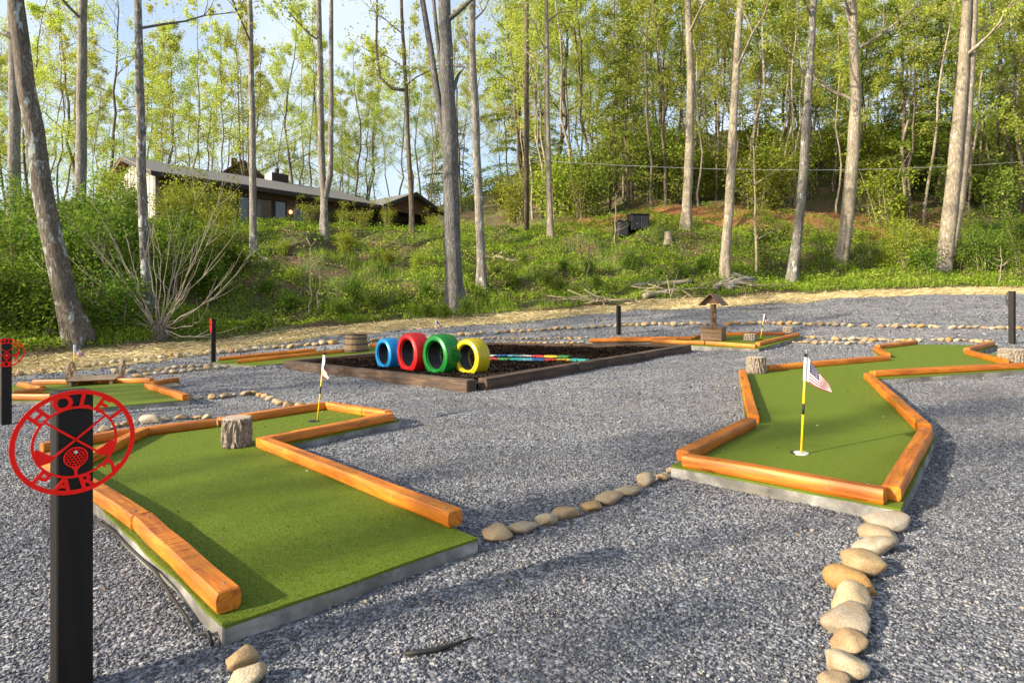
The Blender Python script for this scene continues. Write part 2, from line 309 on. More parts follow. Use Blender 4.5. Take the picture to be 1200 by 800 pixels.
# ------------------------------------------------------------------ object helpers
def prop(o, label=None, cat=None, group=None, kind=None):
    if label: o['label'] = label
    if cat: o['category'] = cat
    if group: o['group'] = group
    if kind: o['kind'] = kind
    return o
def empty(name, loc=(0, 0, 0), rz=0.0, label=None, cat=None, group=None):
    o = bpy.data.objects.new(name, None); COL.objects.link(o); o.location = loc; o.rotation_euler = (0, 0, rz); o.empty_display_size = 0.1
    return prop(o, label, cat, group)
def link(name, me, mat=None, parent=None, loc=None, rot=None):
    o = bpy.data.objects.new(name, me); COL.objects.link(o)
    if mat is not None and len(me.materials) == 0: me.materials.append(mat)
    if parent is not None: o.parent = parent
    if loc is not None: o.location = loc
    if rot is not None: o.rotation_euler = rot
    return o
def np_mesh(name, V, F, mat=None, smooth=False, mats=None, midx=None):
    """V (n,3), F (m,k) equal-sized polygons"""
    V = np.ascontiguousarray(V, np.float32); F = np.ascontiguousarray(F, np.int32)
    me = bpy.data.meshes.new(name); me.vertices.add(len(V)); me.vertices.foreach_set('co', V.ravel())
    k = F.shape[1]; me.loops.add(F.size); me.loops.foreach_set('vertex_index', F.ravel())
    me.polygons.add(len(F)); me.polygons.foreach_set('loop_start', np.arange(0, F.size, k, dtype=np.int32)); me.polygons.foreach_set('loop_total', np.full(len(F), k, np.int32))
    if smooth: me.polygons.foreach_set('use_smooth', np.ones(len(F), bool))
    for mm in (mats or ([mat] if mat else [])): me.materials.append(mm)
    if midx is not None: me.polygons.foreach_set('material_index', np.asarray(midx, np.int32))
    me.update(calc_edges=True); return me
class MB:
    def __init__(s): s.v = []; s.f = []
    def add(s, vs, fs):
        n = len(s.v); s.v += [tuple(v) for v in vs]; s.f += [tuple(i + n for i in f) for f in fs]; return s
    def box(s, c, size, mat=None, bev=0.0):
        hx, hy, hz = [k / 2 for k in size]; b = min(bev, hx * .9, hy * .9, hz * .9)
        if b <= 0:
            vs = [Vector((x, y, z)) for x in (-hx, hx) for y in (-hy, hy) for z in (-hz, hz)]
            fs = [(0, 1, 3, 2), (4, 6, 7, 5), (0, 4, 5, 1), (2, 3, 7, 6), (0, 2, 6, 4), (1, 5, 7, 3)]
        else:
            bm = bmesh.new(); bmesh.ops.create_cube(bm, size=1)
            for v in bm.verts: v.co = Vector((v.co.x * 2 * hx, v.co.y * 2 * hy, v.co.z * 2 * hz))
            bmesh.ops.bevel(bm, geom=bm.edges[:], offset=b, segments=1, affect='EDGES')
            bm.verts.index_update(); vs = [v.co.copy() for v in bm.verts]; fs = [tuple(v.index for v in f.verts) for f in bm.faces]; bm.free()
        c = Vector(c)
        return s.add([(mat @ v if mat else v) + c for v in vs], fs)
    def prism(s, poly, z0, z1):
        """poly xy list (ccw); z0/z1 floats or callables"""
        n = len(poly); f0 = z0 if callable(z0) else (lambda x, y: z0); f1 = z1 if callable(z1) else (lambda x, y: z1)
        vs = [(x, y, f0(x, y)) for x, y in poly] + [(x, y, f1(x, y)) for x, y in poly]
        return s.add(vs, [tuple(range(n - 1, -1, -1)), tuple(range(n, 2 * n))] + [(i, (i + 1) % n, n + (i + 1) % n, n + i) for i in range(n)])
    def tube(s, pts, rad, n=8, caps=True):
        pts = [Vector(p) for p in pts]; rs = rad if hasattr(rad, '__len__') else [rad] * len(pts)
        vs = []; fs = []
        for i, p in enumerate(pts):
            d = (pts[min(i + 1, len(pts) - 1)] - pts[max(i - 1, 0)])
            d = d.normalized() if d.length > 1e-9 else Vector((0, 0, 1))
            a = d.cross(Vector((0.13, 1, 0.07)));
            if a.length < 0.2: a = d.cross(Vector((1, 0, 0)))
            a.normalize(); b = d.cross(a)
            vs += [p + (a * math.cos(2 * math.pi * k / n) + b * math.sin(2 * math.pi * k / n)) * rs[i] for k in range(n)]
        for i in range(len(pts) - 1):
            for k in range(n): fs.append((i * n + k, i * n + (k + 1) % n, (i + 1) * n + (k + 1) % n, (i + 1) * n + k))
        if caps: fs.append(tuple(range(n - 1, -1, -1))); fs.append(tuple(range((len(pts) - 1) * n, len(pts) * n)))
        return s.add(vs, fs)
    def lathe(s, prof, n=24, close=False):
        vs = []; fs = []; m = len(prof)
        for r, z in prof: vs += [(r * math.cos(2 * math.pi * k / n), r * math.sin(2 * math.pi * k / n), z) for k in range(n)]
        for i in range(m if close else m - 1):
            j = (i + 1) % m
            for k in range(n): fs.append((i * n + k, i * n + (k + 1) % n, j * n + (k + 1) % n, j * n + k))
        return s.add(vs, fs)
    def mesh(s, name, mat=None, smooth=False):
        me = bpy.data.meshes.new(name); me.from_pydata(s.v, [], s.f)
        bm = bmesh.new(); bm.from_mesh(me); bmesh.ops.recalc_face_normals(bm, faces=bm.faces[:]); bm.to_mesh(me); bm.free()
        if mat: me.materials.append(mat)
        if smooth:
            for p in me.polygons: p.use_smooth = True
        me.update(); return me
    def obj(s, name, mat=None, parent=None, loc=None, rot=None, smooth=False): return link(name, s.mesh(name, mat, smooth), None, parent, loc, rot)
def smooth_angle(o, ang=40):
    me = o.data
    for p in me.polygons: p.use_smooth = True
    try: me.set_sharp_from_angle(angle=R(ang))
    except Exception: pass
    return o
def inpoly(X, Y, poly):
    ins = np.zeros(len(X), bool); n = len(poly); j = n - 1
    for i in range(n):
        xi, yi = poly[i]; xj, yj = poly[j]
        c = ((yi > Y) != (yj > Y)) & (X < (xj - xi) * (Y - yi) / (yj - yi + 1e-12) + xi); ins ^= c; j = i
    return ins
def leaf_quads(C, size, rng, up=0.3, aspect=0.6):
    n = len(C); a = rng.normal(size=(n, 3)); a[:, 2] *= (1 - up); a /= np.linalg.norm(a, axis=1)[:, None]
    b = rng.normal(size=(n, 3)); b -= a * (a * b).sum(1)[:, None]; b /= np.linalg.norm(b, axis=1)[:, None]
    sz = size * rng.uniform(0.6, 1.4, n); sz = sz[:, None]; nrm = np.cross(a, b)
    V = np.stack([C - a * sz * .5, C + b * sz * aspect * .5 + nrm * sz * .12, C + a * sz * .5, C - b * sz * aspect * .5 + nrm * sz * .12], 1).reshape(-1, 3)
    return V, np.arange(4 * n).reshape(n, 4)
EXCL = []     # footprints kept clear of loose gravel

# ------------------------------------------------------------------ ground
def build_ground():
    xs = np.concatenate([[-600, -300, -150], np.arange(-90, -34, 3), np.arange(-34, -20, .6), np.arange(-20, -6, 0.22), np.arange(-6, 6, .1), np.arange(6, 26, 0.22), np.arange(26, 44, 0.7), np.arange(44, 100, 4), [150, 300, 600]])
    ys = np.concatenate([[-300, -100, -40, -20, -10, -5], np.arange(-3, 0, .6), np.arange(0, 7, .1), np.arange(7, 34, 0.2), np.arange(34, 60, 0.7), np.arange(60, 100, 2.5), [110, 130, 170, 250, 400, 700, 1500]])
    X, Y = np.meshgrid(xs, ys); X1 = X.ravel(); Y1 = Y.ravel()
    Z = terrain(X1, Y1); nx = len(xs); ny = len(ys)
    i = np.arange(nx * ny).reshape(ny, nx)
    F = np.stack([i[:-1, :-1], i[:-1, 1:], i[1:, 1:], i[1:, :-1]], -1).reshape(-1, 4)
    me = np_mesh('ground', np.stack([X1, Y1, Z], 1), F, M['ground'], True)
    u = np.clip(X1 / np.maximum(Y1, 4), -1.3, 1.3); ds, ysn, d0 = knots(u)
    def sstep(a, w): return np.clip((a / w) * .5 + .5, 0, 1)
    g = sstep(ds[0] - Y1, .8); st = sstep(ds[1] - .35 - Y1, .5)
    xi = CX + FPX * u
    clay = np.clip(1 - np.abs(Y1 - ds[2] - 3.0) / 4.0, 0, 1) * np.clip((xi - 640) / 60, 0, 1) * np.clip((1120 - xi) / 60, 0, 1)
    clay = np.clip(clay * 1.8 * (0.4 + vnoise(X1, Y1, .5, 8)), 0, 1)
    for n, a in (('gravel', g), ('straw', st), ('clay', clay)):
        at_ = me.attributes.new(n, 'FLOAT', 'POINT'); at_.data.foreach_set('value', a.astype(np.float32))
    o = link('ground', me); o['kind'] = 'structure'
build_ground()

# ------------------------------------------------------------------ mini golf holes
HT = 0.068                                  # turf height above the gravel
TW, TH = 0.090, 0.075                       # landscape timber width and height
def plane_z(x, y): return float(terrain(np.array([x]), np.array([y]), True)[0])
def timber(root, a, b, w=TW, h=TH, mat='timber', name='timber', seed=None, lift=0.0, flat=0.78):
    """a, b: bottom-centre points of the two ends"""
    a = Vector(a); b = Vector(b); L = (b - a).length; rnd = random.Random(seed if seed is not None else int(abs(a.x * 911 + b.y * 577) * 10))
    fw = w * flat / 2
    prof = [(fw, 0), (w * .482, h * .17), (w * .5, h * .45), (w * .493, h * .72), (w * .455, h * .90), (fw, h)]
    prof = prof + [(-x, z) for x, z in reversed(prof)]
    n = len(prof); segs = max(2, int(L / 0.25)); vs = []; fs = []
    st = [-L / 2, -L / 2 + 0.006] + [-L / 2 + L * i / segs for i in range(1, segs)] + [L / 2 - 0.006, L / 2]
    for q, x in enumerate(st):
        k = 0.93 if q in (0, len(st) - 1) else 1.0
        dy, dz = rnd.uniform(-.003, .003), rnd.uniform(-.002, .002)
        for (py, pz) in prof: vs.append((x, py * k + dy, h / 2 + (pz - h / 2) * k + dz + rnd.uniform(-.0015, .0015)))
    for q in range(len(st) - 1):
        for k in range(n): fs.append((q * n + k, q * n + (k + 1) % n, (q + 1) * n + (k + 1) % n, (q + 1) * n + k))
    fs.append(tuple(range(n - 1, -1, -1))); fs.append(tuple(range((len(st) - 1) * n, len(st) * n)))
    o = MB().add(vs, fs).obj(name, M[mat], root); smooth_angle(o, 24)
    d = (b - a).normalized(); y = Vector((0, 0, 1)).cross(d).normalized(); z = d.cross(y)
    mt = Matrix((d, y, z)).transposed().to_4x4(); mt.translation = (a + b) / 2 - Vector(root.location) + Vector((0, 0, lift))
    o.matrix_local = mt
    if name == 'timber' and (a.y + b.y) / 2 < 7:
        for sg in (-1, 1):
            if L > .35: MB().lathe([(0, .0026), (.006, .0022), (.0075, 0)], 10).obj('screw', M['screw'], o, (sg * (L / 2 - rnd.uniform(.05, .09)), rnd.uniform(-.015, .015), h + .0005), None, True)
    return o
def build_hole(label, outline, timbers, cup=None, name='mini_golf_hole', pile=0, slab_drop=0.30, root_px=None):
    """outline: photo pixels of the turf edge; timbers: list of pixel pairs along the timber tops"""
    flg = [len(q) > 2 for q in outline]           # True: the pixel lies on a timber top, the slab reaches just past that timber
    pts = [P(q[0], q[1], HT + (TH if t else 0)) - Vector((0, 0, TH if t else 0)) for q, t in zip(outline, flg)]
    poly = [(p.x, p.y) for p in pts]
    area = sum(poly[i][0] * poly[(i + 1) % len(poly)][1] - poly[(i + 1) % len(poly)][0] * poly[i][1] for i in range(len(poly)))
    if area < 0: poly.reverse(); pts.reverse(); flg.reverse()
    npl = len(poly); off = []
    for i in range(npl):
        a = Vector(poly[i]); b = Vector(poly[(i + 1) % npl]); nn = Vector((b.y - a.y, a.x - b.x)).normalized(); off.append((a + nn * (.055 if flg[i] and flg[(i + 1) % npl] else 0), (b - a).normalized()))
    new = []
    for i in range(npl):
        (a, d), (b, e) = off[i - 1], off[i]; cr = d.x * e.y - d.y * e.x
        if abs(cr) < .15: q = b
        else: q = a + d * (((b - a).x * e.y - (b - a).y * e.x) / cr)
        if not (flg[i - 1] and flg[i] and flg[(i + 1) % npl]) and (q - Vector(poly[i])).length > .09: q = Vector(poly[i]) + (q - Vector(poly[i])).normalized() * .06
        if (q - Vector(poly[i])).length > .16: q = Vector(poly[i]) + (q - Vector(poly[i])).normalized() * .16
        new.append((q.x, q.y))
    poly = new; pts = [Vector((x, y, p.z)) for (x, y), p in zip(poly, pts)]
    # best-fit tilted plane keeps the slab flat
    A = np.array([[p.x, p.y, 1] for p in pts]); zc, *_ = np.linalg.lstsq(A, np.array([p.z for p in pts]), rcond=None)
    pz = lambda x, y: float(zc[0] * x + zc[1] * y + zc[2])
    cx = sum(p[0] for p in poly) / len(poly); cy = sum(p[1] for p in poly) / len(poly)
    root = empty(name, (cx, cy, tz(cx, cy)), 0, label, 'golf hole', 'mini golf holes'); rz = root.location.z
    loc = [(x - cx, y - cy) for x, y in poly]
    # slightly wavy slab edge
    rnd = random.Random(len(poly)); fine = []
    for i in range(len(loc)):
        a = Vector(loc[i]); b = Vector(loc[(i + 1) % len(loc)]); k = max(1, int((b - a).length / 0.18))
        for j in range(k):
            q = a.lerp(b, j / k); nrm = Vector((b.y - a.y, a.x - b.x)).normalized()
            if j: q = q + nrm * rnd.uniform(-.008, .006)
            fine.append((q.x, q.y))
    EXCL.append([(x + cx, y + cy) for x, y in loc])
    top = lambda x, y: pz(x + cx, y + cy) - rz
    MB().prism(fine, lambda x, y: top(x, y) - slab_drop, lambda x, y: top(x, y) - 0.012).obj('concrete_slab', M['concrete'], root)
    ins = [(x * 1.0, y) for x, y in fine]
    MB().prism(ins, lambda x, y: top(x, y) - 0.0115, lambda x, y: top(x, y)).obj('turf', M['turf'], root)
    for (a, b) in timbers:
        p = P(*a, HT + TH); q = P(*b, HT + TH)
        p = Vector((p.x, p.y, pz(p.x, p.y) + .001)); q = Vector((q.x, q.y, pz(q.x, q.y) + .001)); timber(root, p, q)
    if cup:
        c = P(*cup, HT); cz = pz(c.x, c.y) - rz
        if cup[0] > 900: MB().lathe([(0.046, -.001), (0.046, 0.009), (0.0, 0.009)], 28).obj('cup_liner', M['cup_white'], root, (c.x - cx, c.y - cy - .008, cz))
        MB().lathe([(0.050, -.001), (0.050, 0.0065), (0.0, 0.0065)], 28).obj('cup_shade_disc', M['black'], root, (c.x - cx - .006, c.y - cy + .010, cz))  # flat black disc paints the shade inside the open cup
    if pile:
        rng = np.random.default_rng(int(pile)); mn = np.min(poly, 0); mx = np.max(poly, 0)
        X = rng.uniform(mn[0], mx[0], pile * 5); Y = rng.uniform(mn[1], mx[1], pile * 5)
        k = inpoly(X, Y, poly) & (rng.random(len(X)) < np.clip((2.4 / np.maximum(Y, 1)) ** 1.6, 0, 1)); X = X[k][:pile]; Y = Y[k][:pile]; n = len(X)
        Z = zc[0] * X + zc[1] * Y + zc[2] - rz
        a = rng.uniform(0, 6.28, n); hgt = rng.uniform(.003, .007, n); lx = rng.normal(0, .004, n); ly = rng.normal(0, .004, n); w = .0016
        B = np.stack([X - cx, Y - cy, Z - .001], 1); dw = np.stack([np.cos(a) * w, np.sin(a) * w, 0 * a], 1)
        V = np.stack([B - dw, B + dw, B + np.stack([lx, ly, hgt], 1)], 1).reshape(-1, 3)
        link('turf_pile', np_mesh('turf_pile', V, np.arange(3 * n).reshape(n, 3), M['pile']), None, root)['kind'] = 'stuff'
    return root, pz
# front left hole
H1, H1z = build_hole('long green with an L-shaped end behind the near red hole sign, two side timbers',
    [(263, 733), (108, 586), (40, 530), (49, 520, 1), (150, 502, 1), (172, 500, 1), (254, 488, 1), (384, 471, 1), (459, 484, 1), (306, 513, 1), (560, 629)],
    [((269, 690), (167, 605)), ((166, 604), (52, 530)), ((534, 597), (311, 513)), ((303, 513), (459, 484)), ((385, 471), (455, 482)),
     ((381, 471), (256, 488)), ((253, 489), (172, 500)), ((150, 502), (49, 520)), ((170, 500), (92, 533))], (368, 492), pile=70000)
# front right hole
H2, H2z = build_hole('large dogleg green edged all round, striped flag at its near end',
    [(800, 531, 1), (1042, 573, 1), (1085, 498, 1), (1018, 436, 1), (1262, 422, 1), (1262, 412), (1190, 414), (1134, 409, 1), (1164, 400, 1), (1074, 399, 1), (1026, 405, 1), (1041, 416, 1), (871, 431, 1), (883, 487, 1)],
    [((803, 532), (1038, 573)), ((1044, 570), (1085, 500)), ((1084, 495), (1017, 437)), ((1022, 434), (1258, 422)), ((800, 528), (880, 490)), ((883, 486), (870, 433)),
     ((899, 428), (1040, 416)), ((1040, 414), (1026, 406)), ((1028, 404), (1073, 399)), ((1133, 408), (1163, 400)), ((1134, 410), (1178, 421))], (938, 532), pile=60000)
# far left hole with the wheel bridge
H3, H3z = build_hole('green with two wagon wheels at a small bridge beside the gravel edge',
    [(-45, 463, 1), (62, 461, 1), (64, 471), (112, 477), (222, 468), (175, 449), (207, 442, 1), (170, 443, 1), (38, 444, 1), (-55, 450, 1)],
    [((-40, 462), (62, 461)), ((218, 462), (173, 448)), ((177, 447), (207, 442)), ((40, 444), (110, 443)), ((112, 443), (178, 443)), ((50, 452), (24, 446)), ((16, 456), (50, 453))], None)
# lane with the barrel
H4, H4z = build_hole('narrow lane with two long parallel timbers leading to the barrel',
    [(250, 425), (300, 427), (470, 413), (560, 404), (546, 399, 1), (434, 401, 1), (370, 408, 1), (256, 419, 1)],
    [((256, 419), (370, 408)), ((278, 422), (402, 409)), ((434, 401), (546, 399))], None, slab_drop=.2)
# lane with the wishing well
H5, H5z = build_hole('green holding the small wooden wishing well',
    [(686, 400), (764, 401), (764, 399, 1), (887, 403, 1), (937, 390, 1), (848, 389, 1), (812, 393.5, 1), (712, 394, 1)],
    [((691, 397), (792, 396)), ((764, 399), (826, 401)), ((828, 401), (886, 403)), ((888, 402), (935, 390)), ((848, 389), (920, 389)), ((714, 394), (810, 394)), ((812, 393.5), (823, 391))], (890, 398), slab_drop=.2)

# ------------------------------------------------------------------ tree stumps
def stump(px, hz, r, h, label, seed, root_z=None):
    p = P(px[0], px[1], HT); z = hz(p.x, p.y) + .001; rnd = random.Random(seed)
    root = empty('log_stump', (p.x, p.y, z), rnd.uniform(0, 6), label, 'stump', 'stump obstacles on the greens')
    n = 56; ph = [rnd.uniform(0, 6.28) for _ in range(8)]; vs = []; fs = []; zs = [0, .012, .25 * h, .5 * h, .75 * h, h - .01, h]
    for i, zz in enumerate(zs):
        for k in range(n):
            a = 2 * math.pi * k / n; rr = r * (1 + .03 * math.sin(2 * a + ph[0]) + .02 * math.sin(3 * a + ph[1])) + .006 * math.sin(17 * a + ph[2] + 3 * math.sin(zz * 14 + ph[3])) + .005 * math.sin(29 * a + 2.5 * math.sin(zz * 23 + ph[4])) + rnd.uniform(-.003, .003)
            if i in (0, 6): rr -= .008
            vs.append((rr * math.cos(a), rr * math.sin(a), zz))
    for i in range(len(zs) - 1):
        for k in range(n): fs.append((i * n + k, i * n + (k + 1) % n, (i + 1) * n + (k + 1) % n, (i + 1) * n + k))
    fs.append(tuple(range(n - 1, -1, -1)))
    MB().add(vs, fs).obj('bark', M['stump_bark'], root)
    MB().lathe([(0, h + .001), (r * .5, h + .0015), (r * .93, h + .0008), (r * .95, h - .006)], 40).obj('cut_face', M['stump_top'], root)
    return root
M['stump_bark'] = mat_plain('stump_bark', (0.20, 0.165, 0.13), 0.95, 0.6, 40, 0.9)
def stump_top():
    m, nt, b = newmat('stump_top'); t = texco(nt, 'Object', (1, 1, 0.0))
    w = nt.nodes.new('ShaderNodeTexWave'); w.wave_type = 'RINGS'; w.rings_direction = 'SPHERICAL'; w.inputs['Scale'].default_value = 26; w.inputs['Distortion'].default_value = 1.5
    nt.links.new(t, w.inputs[0]); n = noise(nt, t, 9, 4)
    c = ramp(nt, w.outputs[1], [(0.2, (0.30, 0.23, 0.16)), (0.8, (0.42, 0.34, 0.25))]); c = mixc(nt, ramp(nt, n, [(0.45, (0, 0, 0)), (0.75, (0.7, 0.7, 0.7))]), c, (0.24, 0.20, 0.16))
    setin(nt, b, 'Base Color', c); setin(nt, b, 'Roughness', .9); return m
M['stump_top'] = stump_top()
stump((278, 522), H1z, .110, .225, 'rough bark stump on the green behind the near red hole sign', 1)
stump((886, 437), H2z, .122, .215, 'pale-topped stump at the narrow corner of the large dogleg green', 2)
stump((1187, 425), H2z, .165, .185, 'wide low stump on the dogleg green beside the sign post seen from behind', 3)
stump((879, 400), H5z, .13, .15, 'low dark stump in front of the flag on the wishing well green', 4)
stump((924, 389.5), H5z, .12, .15, 'low dark stump at the far corner of the wishing well green', 5)

# ------------------------------------------------------------------ golf flags
def flag_mesh():
    """hoist at x=0, hanging cloth with canton and stripes"""
    TL, TR, BL, BR = Vector((.004, 0, 0)), Vector((.125, 0, -.150)), Vector((-.004, 0, -.150)), Vector((.150, 0, -.215))
    nx, nz = 26, 26; vs = []; fs = []; mi = []
    def pos(s, t):
        a = TL.lerp(TR, s); b = BL.lerp(BR, s); p = a.lerp(b, t)
        return Vector((p.x, .016 * math.sin(s * 7 + t * 2.2) * s ** .6 + .010 * math.sin(t * 6 - s * 3) * s, p.z - .010 * math.sin(s * math.pi)))
    for i in range(nx + 1):
        for j in range(nz + 1): vs.append(pos(i / nx, j / nz))
    for i in range(nx):
        for j in range(nz):
            fs.append((i * (nz + 1) + j, (i + 1) * (nz + 1) + j, (i + 1) * (nz + 1) + j + 1, i * (nz + 1) + j + 1))
            s = (i + .5) / nx; t = (j + .5) / nz
            if s < .12: mi.append(0)
            elif s < .52 and t < .52: mi.append(2)
            else: mi.append(1 if int(t * 13) % 2 == 0 else 0)
    n0 = len(vs)
    for a in range(6):
        for b in range(5):
            s = .15 + .36 * (a + .5) / 6; t = .02 + .48 * (b + .5 + (.0 if a % 2 else .0)) / 5; c = pos(s, t)
            for sgn in (-1, 1):
                k = len(vs)
                for q in range(10):
                    rr = .0030 if q % 2 == 0 else .0012; an = math.pi * q / 5 + math.pi / 2
                    vs.append(c + Vector((rr * math.cos(an), sgn * .0012, rr * math.sin(an))))
                fs.append(tuple(range(k, k + 10))); mi.append(0)
    me = bpy.data.meshes.new('flag'); me.from_pydata([tuple(v) for v in vs], [], fs)
    for k in ('cloth_white', 'cloth_red', 'cloth_blue'): me.materials.append(M[k])
    me.polygons.foreach_set('material_index', np.array(mi, np.int32)); me.polygons.foreach_set('use_smooth', np.ones(len(fs), bool)); me.update(); return me
FLAG = flag_mesh()
def golf_flag(px, hz, label, rz=0.0, lean=(0.02, 0), h=0.655):
    p = P(px[0], px[1], HT); z = hz(p.x, p.y)
    root = empty('golf_flag', (p.x, p.y, z - .002), rz, label, 'flag', 'flags standing in the holes')
    root.rotation_euler = (Matrix.Rotation(lean[0], 3, 'Y') @ Matrix.Rotation(lean[1], 3, 'X') @ Matrix.Rotation(rz, 3, 'Z')).to_euler()
    pole = MB().tube([(0, 0, 0), (0, 0, .26), (0, 0, .335), (0, 0, h - .02)], .0072, 10).obj('pole', M['yellow'], root, None, None, True)
    MB().tube([(0, 0, .262), (0, 0, .332)], .0078, 10).obj('black_band', M['black'], pole, None, None, True)
    MB().lathe([(0, h), (.013, h), (.013, h - .006), (.009, h - .012), (.009, h - .024), (0, h - .024)], 14).obj('knob', M['black'], root, None, None, True)
    fl = link('flag', FLAG, None, root, (.010, 0, h - .022))
    MB().lathe([(.0095, h - .022), (.0100, h - .06), (.0100, h - .14), (.0095, h - .172)], 14).obj('sleeve', M['cloth_white'], fl, (-.010, 0, -(h - .022)), None, True)
    return root
golf_flag((939, 533), H2z, 'striped starred flag on a yellow pole in the large dogleg green', R(-27), (0.045, 0))
golf_flag((372, 491), H1z, 'folded white flag on a yellow pole in the green behind the near sign', R(-58), (0.10, 0))
golf_flag((891, 398), H5z, 'small flag on a yellow pole on the wishing well green', R(10), (0.16, 0), .60)
golf_flag((87, 446), H3z, 'flag rising behind the wagon wheel of the bridge green', R(15), (0.0, 0))
golf_flag((511, 401), H4z, 'flag rising behind the painted tyres', R(5), (0.0, 0), .60)

# ------------------------------------------------------------------ hole sign posts
def letter_mesh(ch, size):
    cu = bpy.data.curves.new('letter', 'FONT'); cu.body = ch; cu.size = size; cu.align_x = 'CENTER'; cu.align_y = 'CENTER'; cu.extrude = .0011; cu.offset = .0021
    o = bpy.data.objects.new('tmp', cu); COL.objects.link(o); bpy.context.view_layer.update()
    me = bpy.data.meshes.new_from_object(o.evaluated_get(bpy.context.evaluated_depsgraph_get())); bpy.data.objects.remove(o); bpy.data.curves.remove(cu)
    n = len(me.vertices); co = np.zeros(n * 3, np.float32); me.vertices.foreach_get('co', co); co = co.reshape(-1, 3)
    c = (co.min(0) + co.max(0)) / 2; co -= c; me.vertices.foreach_set('co', co.ravel()); me.update(); return me
def annulus(r0, r1, th, n=72):
    return MB().lathe([(r0, -th), (r1, -th), (r1, th), (r0, th)], n, True)
def flatpoly(poly, th=.0012): return MB().prism(poly, -th, th)
SIGN = {}
def sign_parts(number):
    """meshes lie in local xy, facing +z"""
    ps = [('outer_ring', annulus(.1395, .152, .0014).mesh('outer_ring', M['red'])), ('inner_ring', annulus(.098, .1045, .0012).mesh('inner_ring', M['red']))]
    ring = MB()
    c, s = math.cos(R(37)), math.sin(R(37))
    def bar(p, q, w):
        p = Vector(p); q = Vector(q); d = (q - p).normalized(); nn = Vector((-d.y, d.x)) * w / 2
        return [tuple(p - nn), tuple(q - nn), tuple(q + nn), tuple(p + nn)]
    for sg in (-1, 1):
        mb = MB().prism([(x * sg, y) for x, y in bar((-.074, .068), (.052, -.036), .0062)][::sg], -.0011, .0011)
        head = [(.048, -.034), (.058, -.044), (.086, -.052), (.101, -.030), (.094, -.008), (.070, -.022), (.056, -.038)]
        hp = [(.050, -.040), (.062, -.050), (.082, -.054), (.094, -.044), (.099, -.024), (.094, -.006), (.080, -.014), (.066, -.026), (.054, -.032)]
        mb.prism([(x * sg, y) for x, y in hp][::sg], -.0016, .0016)
        ps.append(('golf_club', mb.mesh('golf_club', M['red'])))
    # dimpled ball: hexagon net with open cells
    mb = MB(); cy, rb, hx = -.0445, .0300, .0052
    for i in range(-9, 10):
        for j in range(-9, 10):
            x = hx * math.sqrt(3) * (i + j / 2); y = hx * 1.5 * j
            if x * x + y * y > (rb - .003) ** 2: continue
            o_ = [(x + hx * math.cos(R(60 * k + 30)), y + hx * math.sin(R(60 * k + 30))) for k in range(6)]
            i_ = [(x + hx * .68 * math.cos(R(60 * k + 30)), y + hx * .68 * math.sin(R(60 * k + 30))) for k in range(6)]
            vs = [(a, b + cy, z) for z in (-.001, .001) for a, b in o_ + i_]
            fs = [(k, (k + 1) % 6, 6 + (k + 1) % 6, 6 + k) for k in range(6)] + [(12 + k, 12 + (k + 1) % 6, 18 + (k + 1) % 6, 18 + k) for k in range(6)] + [(6 + k, 6 + (k + 1) % 6, 18 + (k + 1) % 6, 18 + k) for k in range(6)]
            mb.add(vs, fs)
    a = annulus(rb - .004, rb, .0013, 40); mb.add([(x, y + cy, z) for x, y, z in a.v], a.f)
    mb.prism([(-.013, cy - rb + .004), (-.004, -.083), (-.004, -.100), (.004, -.100), (.004, -.083), (.013, cy - rb + .004)], -.0014, .0014)
    ps.append(('golf_ball', mb.mesh('golf_ball', M['red'])))
    for chs, tops in (((('H', 136), ('O', 105), ('L', 78), ('E', 56), (number[0], 34)), True), ((('P', 229), ('A', 256), ('R', 284), (number[1], 316)), False)):
        for ch, an in chs:
            me = letter_mesh(ch, .060); ang = R(an - 90) if tops else R(an + 90); rr = .1215
            mt = Matrix.Translation((rr * math.cos(R(an)), rr * math.sin(R(an)), 0)) @ Matrix.Rotation(ang, 4, 'Z'); me.transform(mt)
            me.materials.append(M['red']); ps.append(('letter', me))
    b = MB().lathe([(0, .006), (.0035, .006), (.005, .003), (.005, .0), (0, 0)], 10); ps.append(('bolt', MB().add([(x, y - .030, z) for x, y, z in b.v], b.f).mesh('bolt', M['bolt'])))
    return ps
def sign_post(base, rz, h, label, sign=True, sign_rz=0.0, cz=.16, w=.089, dark=False, number=('1', '2')):
    root = empty('sign_post', base, rz, label, 'sign post', 'black posts for the hole signs')
    MB().box((0, 0, h / 2 - .02), (w, w, h + .04), None, .004).obj('post', M['post'], root)
    if sign:
        plate = empty('sign_plate', (0, 0, 0)); plate.parent = root
        if number not in SIGN: SIGN[number] = sign_parts(number)
        off = Matrix.Rotation(sign_rz, 4, 'Z') @ Matrix.Translation((0, -w / 2 - .004, h - cz)) @ Matrix.Rotation(R(90), 4, 'X')
        plate.matrix_local = off
        for nm, me in SIGN[number]:
            o = link(nm, me, None, plate)
            if dark:
                o.data = me.copy(); o.data.materials[0] = M['darkmetal']  # dark copy of the red sign: its unlit back put into the colour
    return root
d1 = FPX / 392.0; x1 = (84 - CX) / FPX * d1
sign_post((x1, d1, tz(x1, d1)), R(48), CAMZ - (457 - HY) / 392.0 - tz(x1, d1), 'black post with a red cut-out sign reading HOLE 1 PAR 2 beside the long green', cz=.147)
p = P(7, 497); sign_post(p, R(47), .93, 'black post with a red round sign beside the wagon wheel green', number=('2', '2'), cz=.155)
p = P(250, 424); sign_post(p, R(-56), .95 * 1.0, 'black post with its red sign turned edge-on beside the barrel lane', cz=.15, number=('3', '2'))
p = P(725, 392); sign_post(p, R(20), 34 / (FPX / p.y), 'slim dark post without a sign beside the wishing well lane', False)
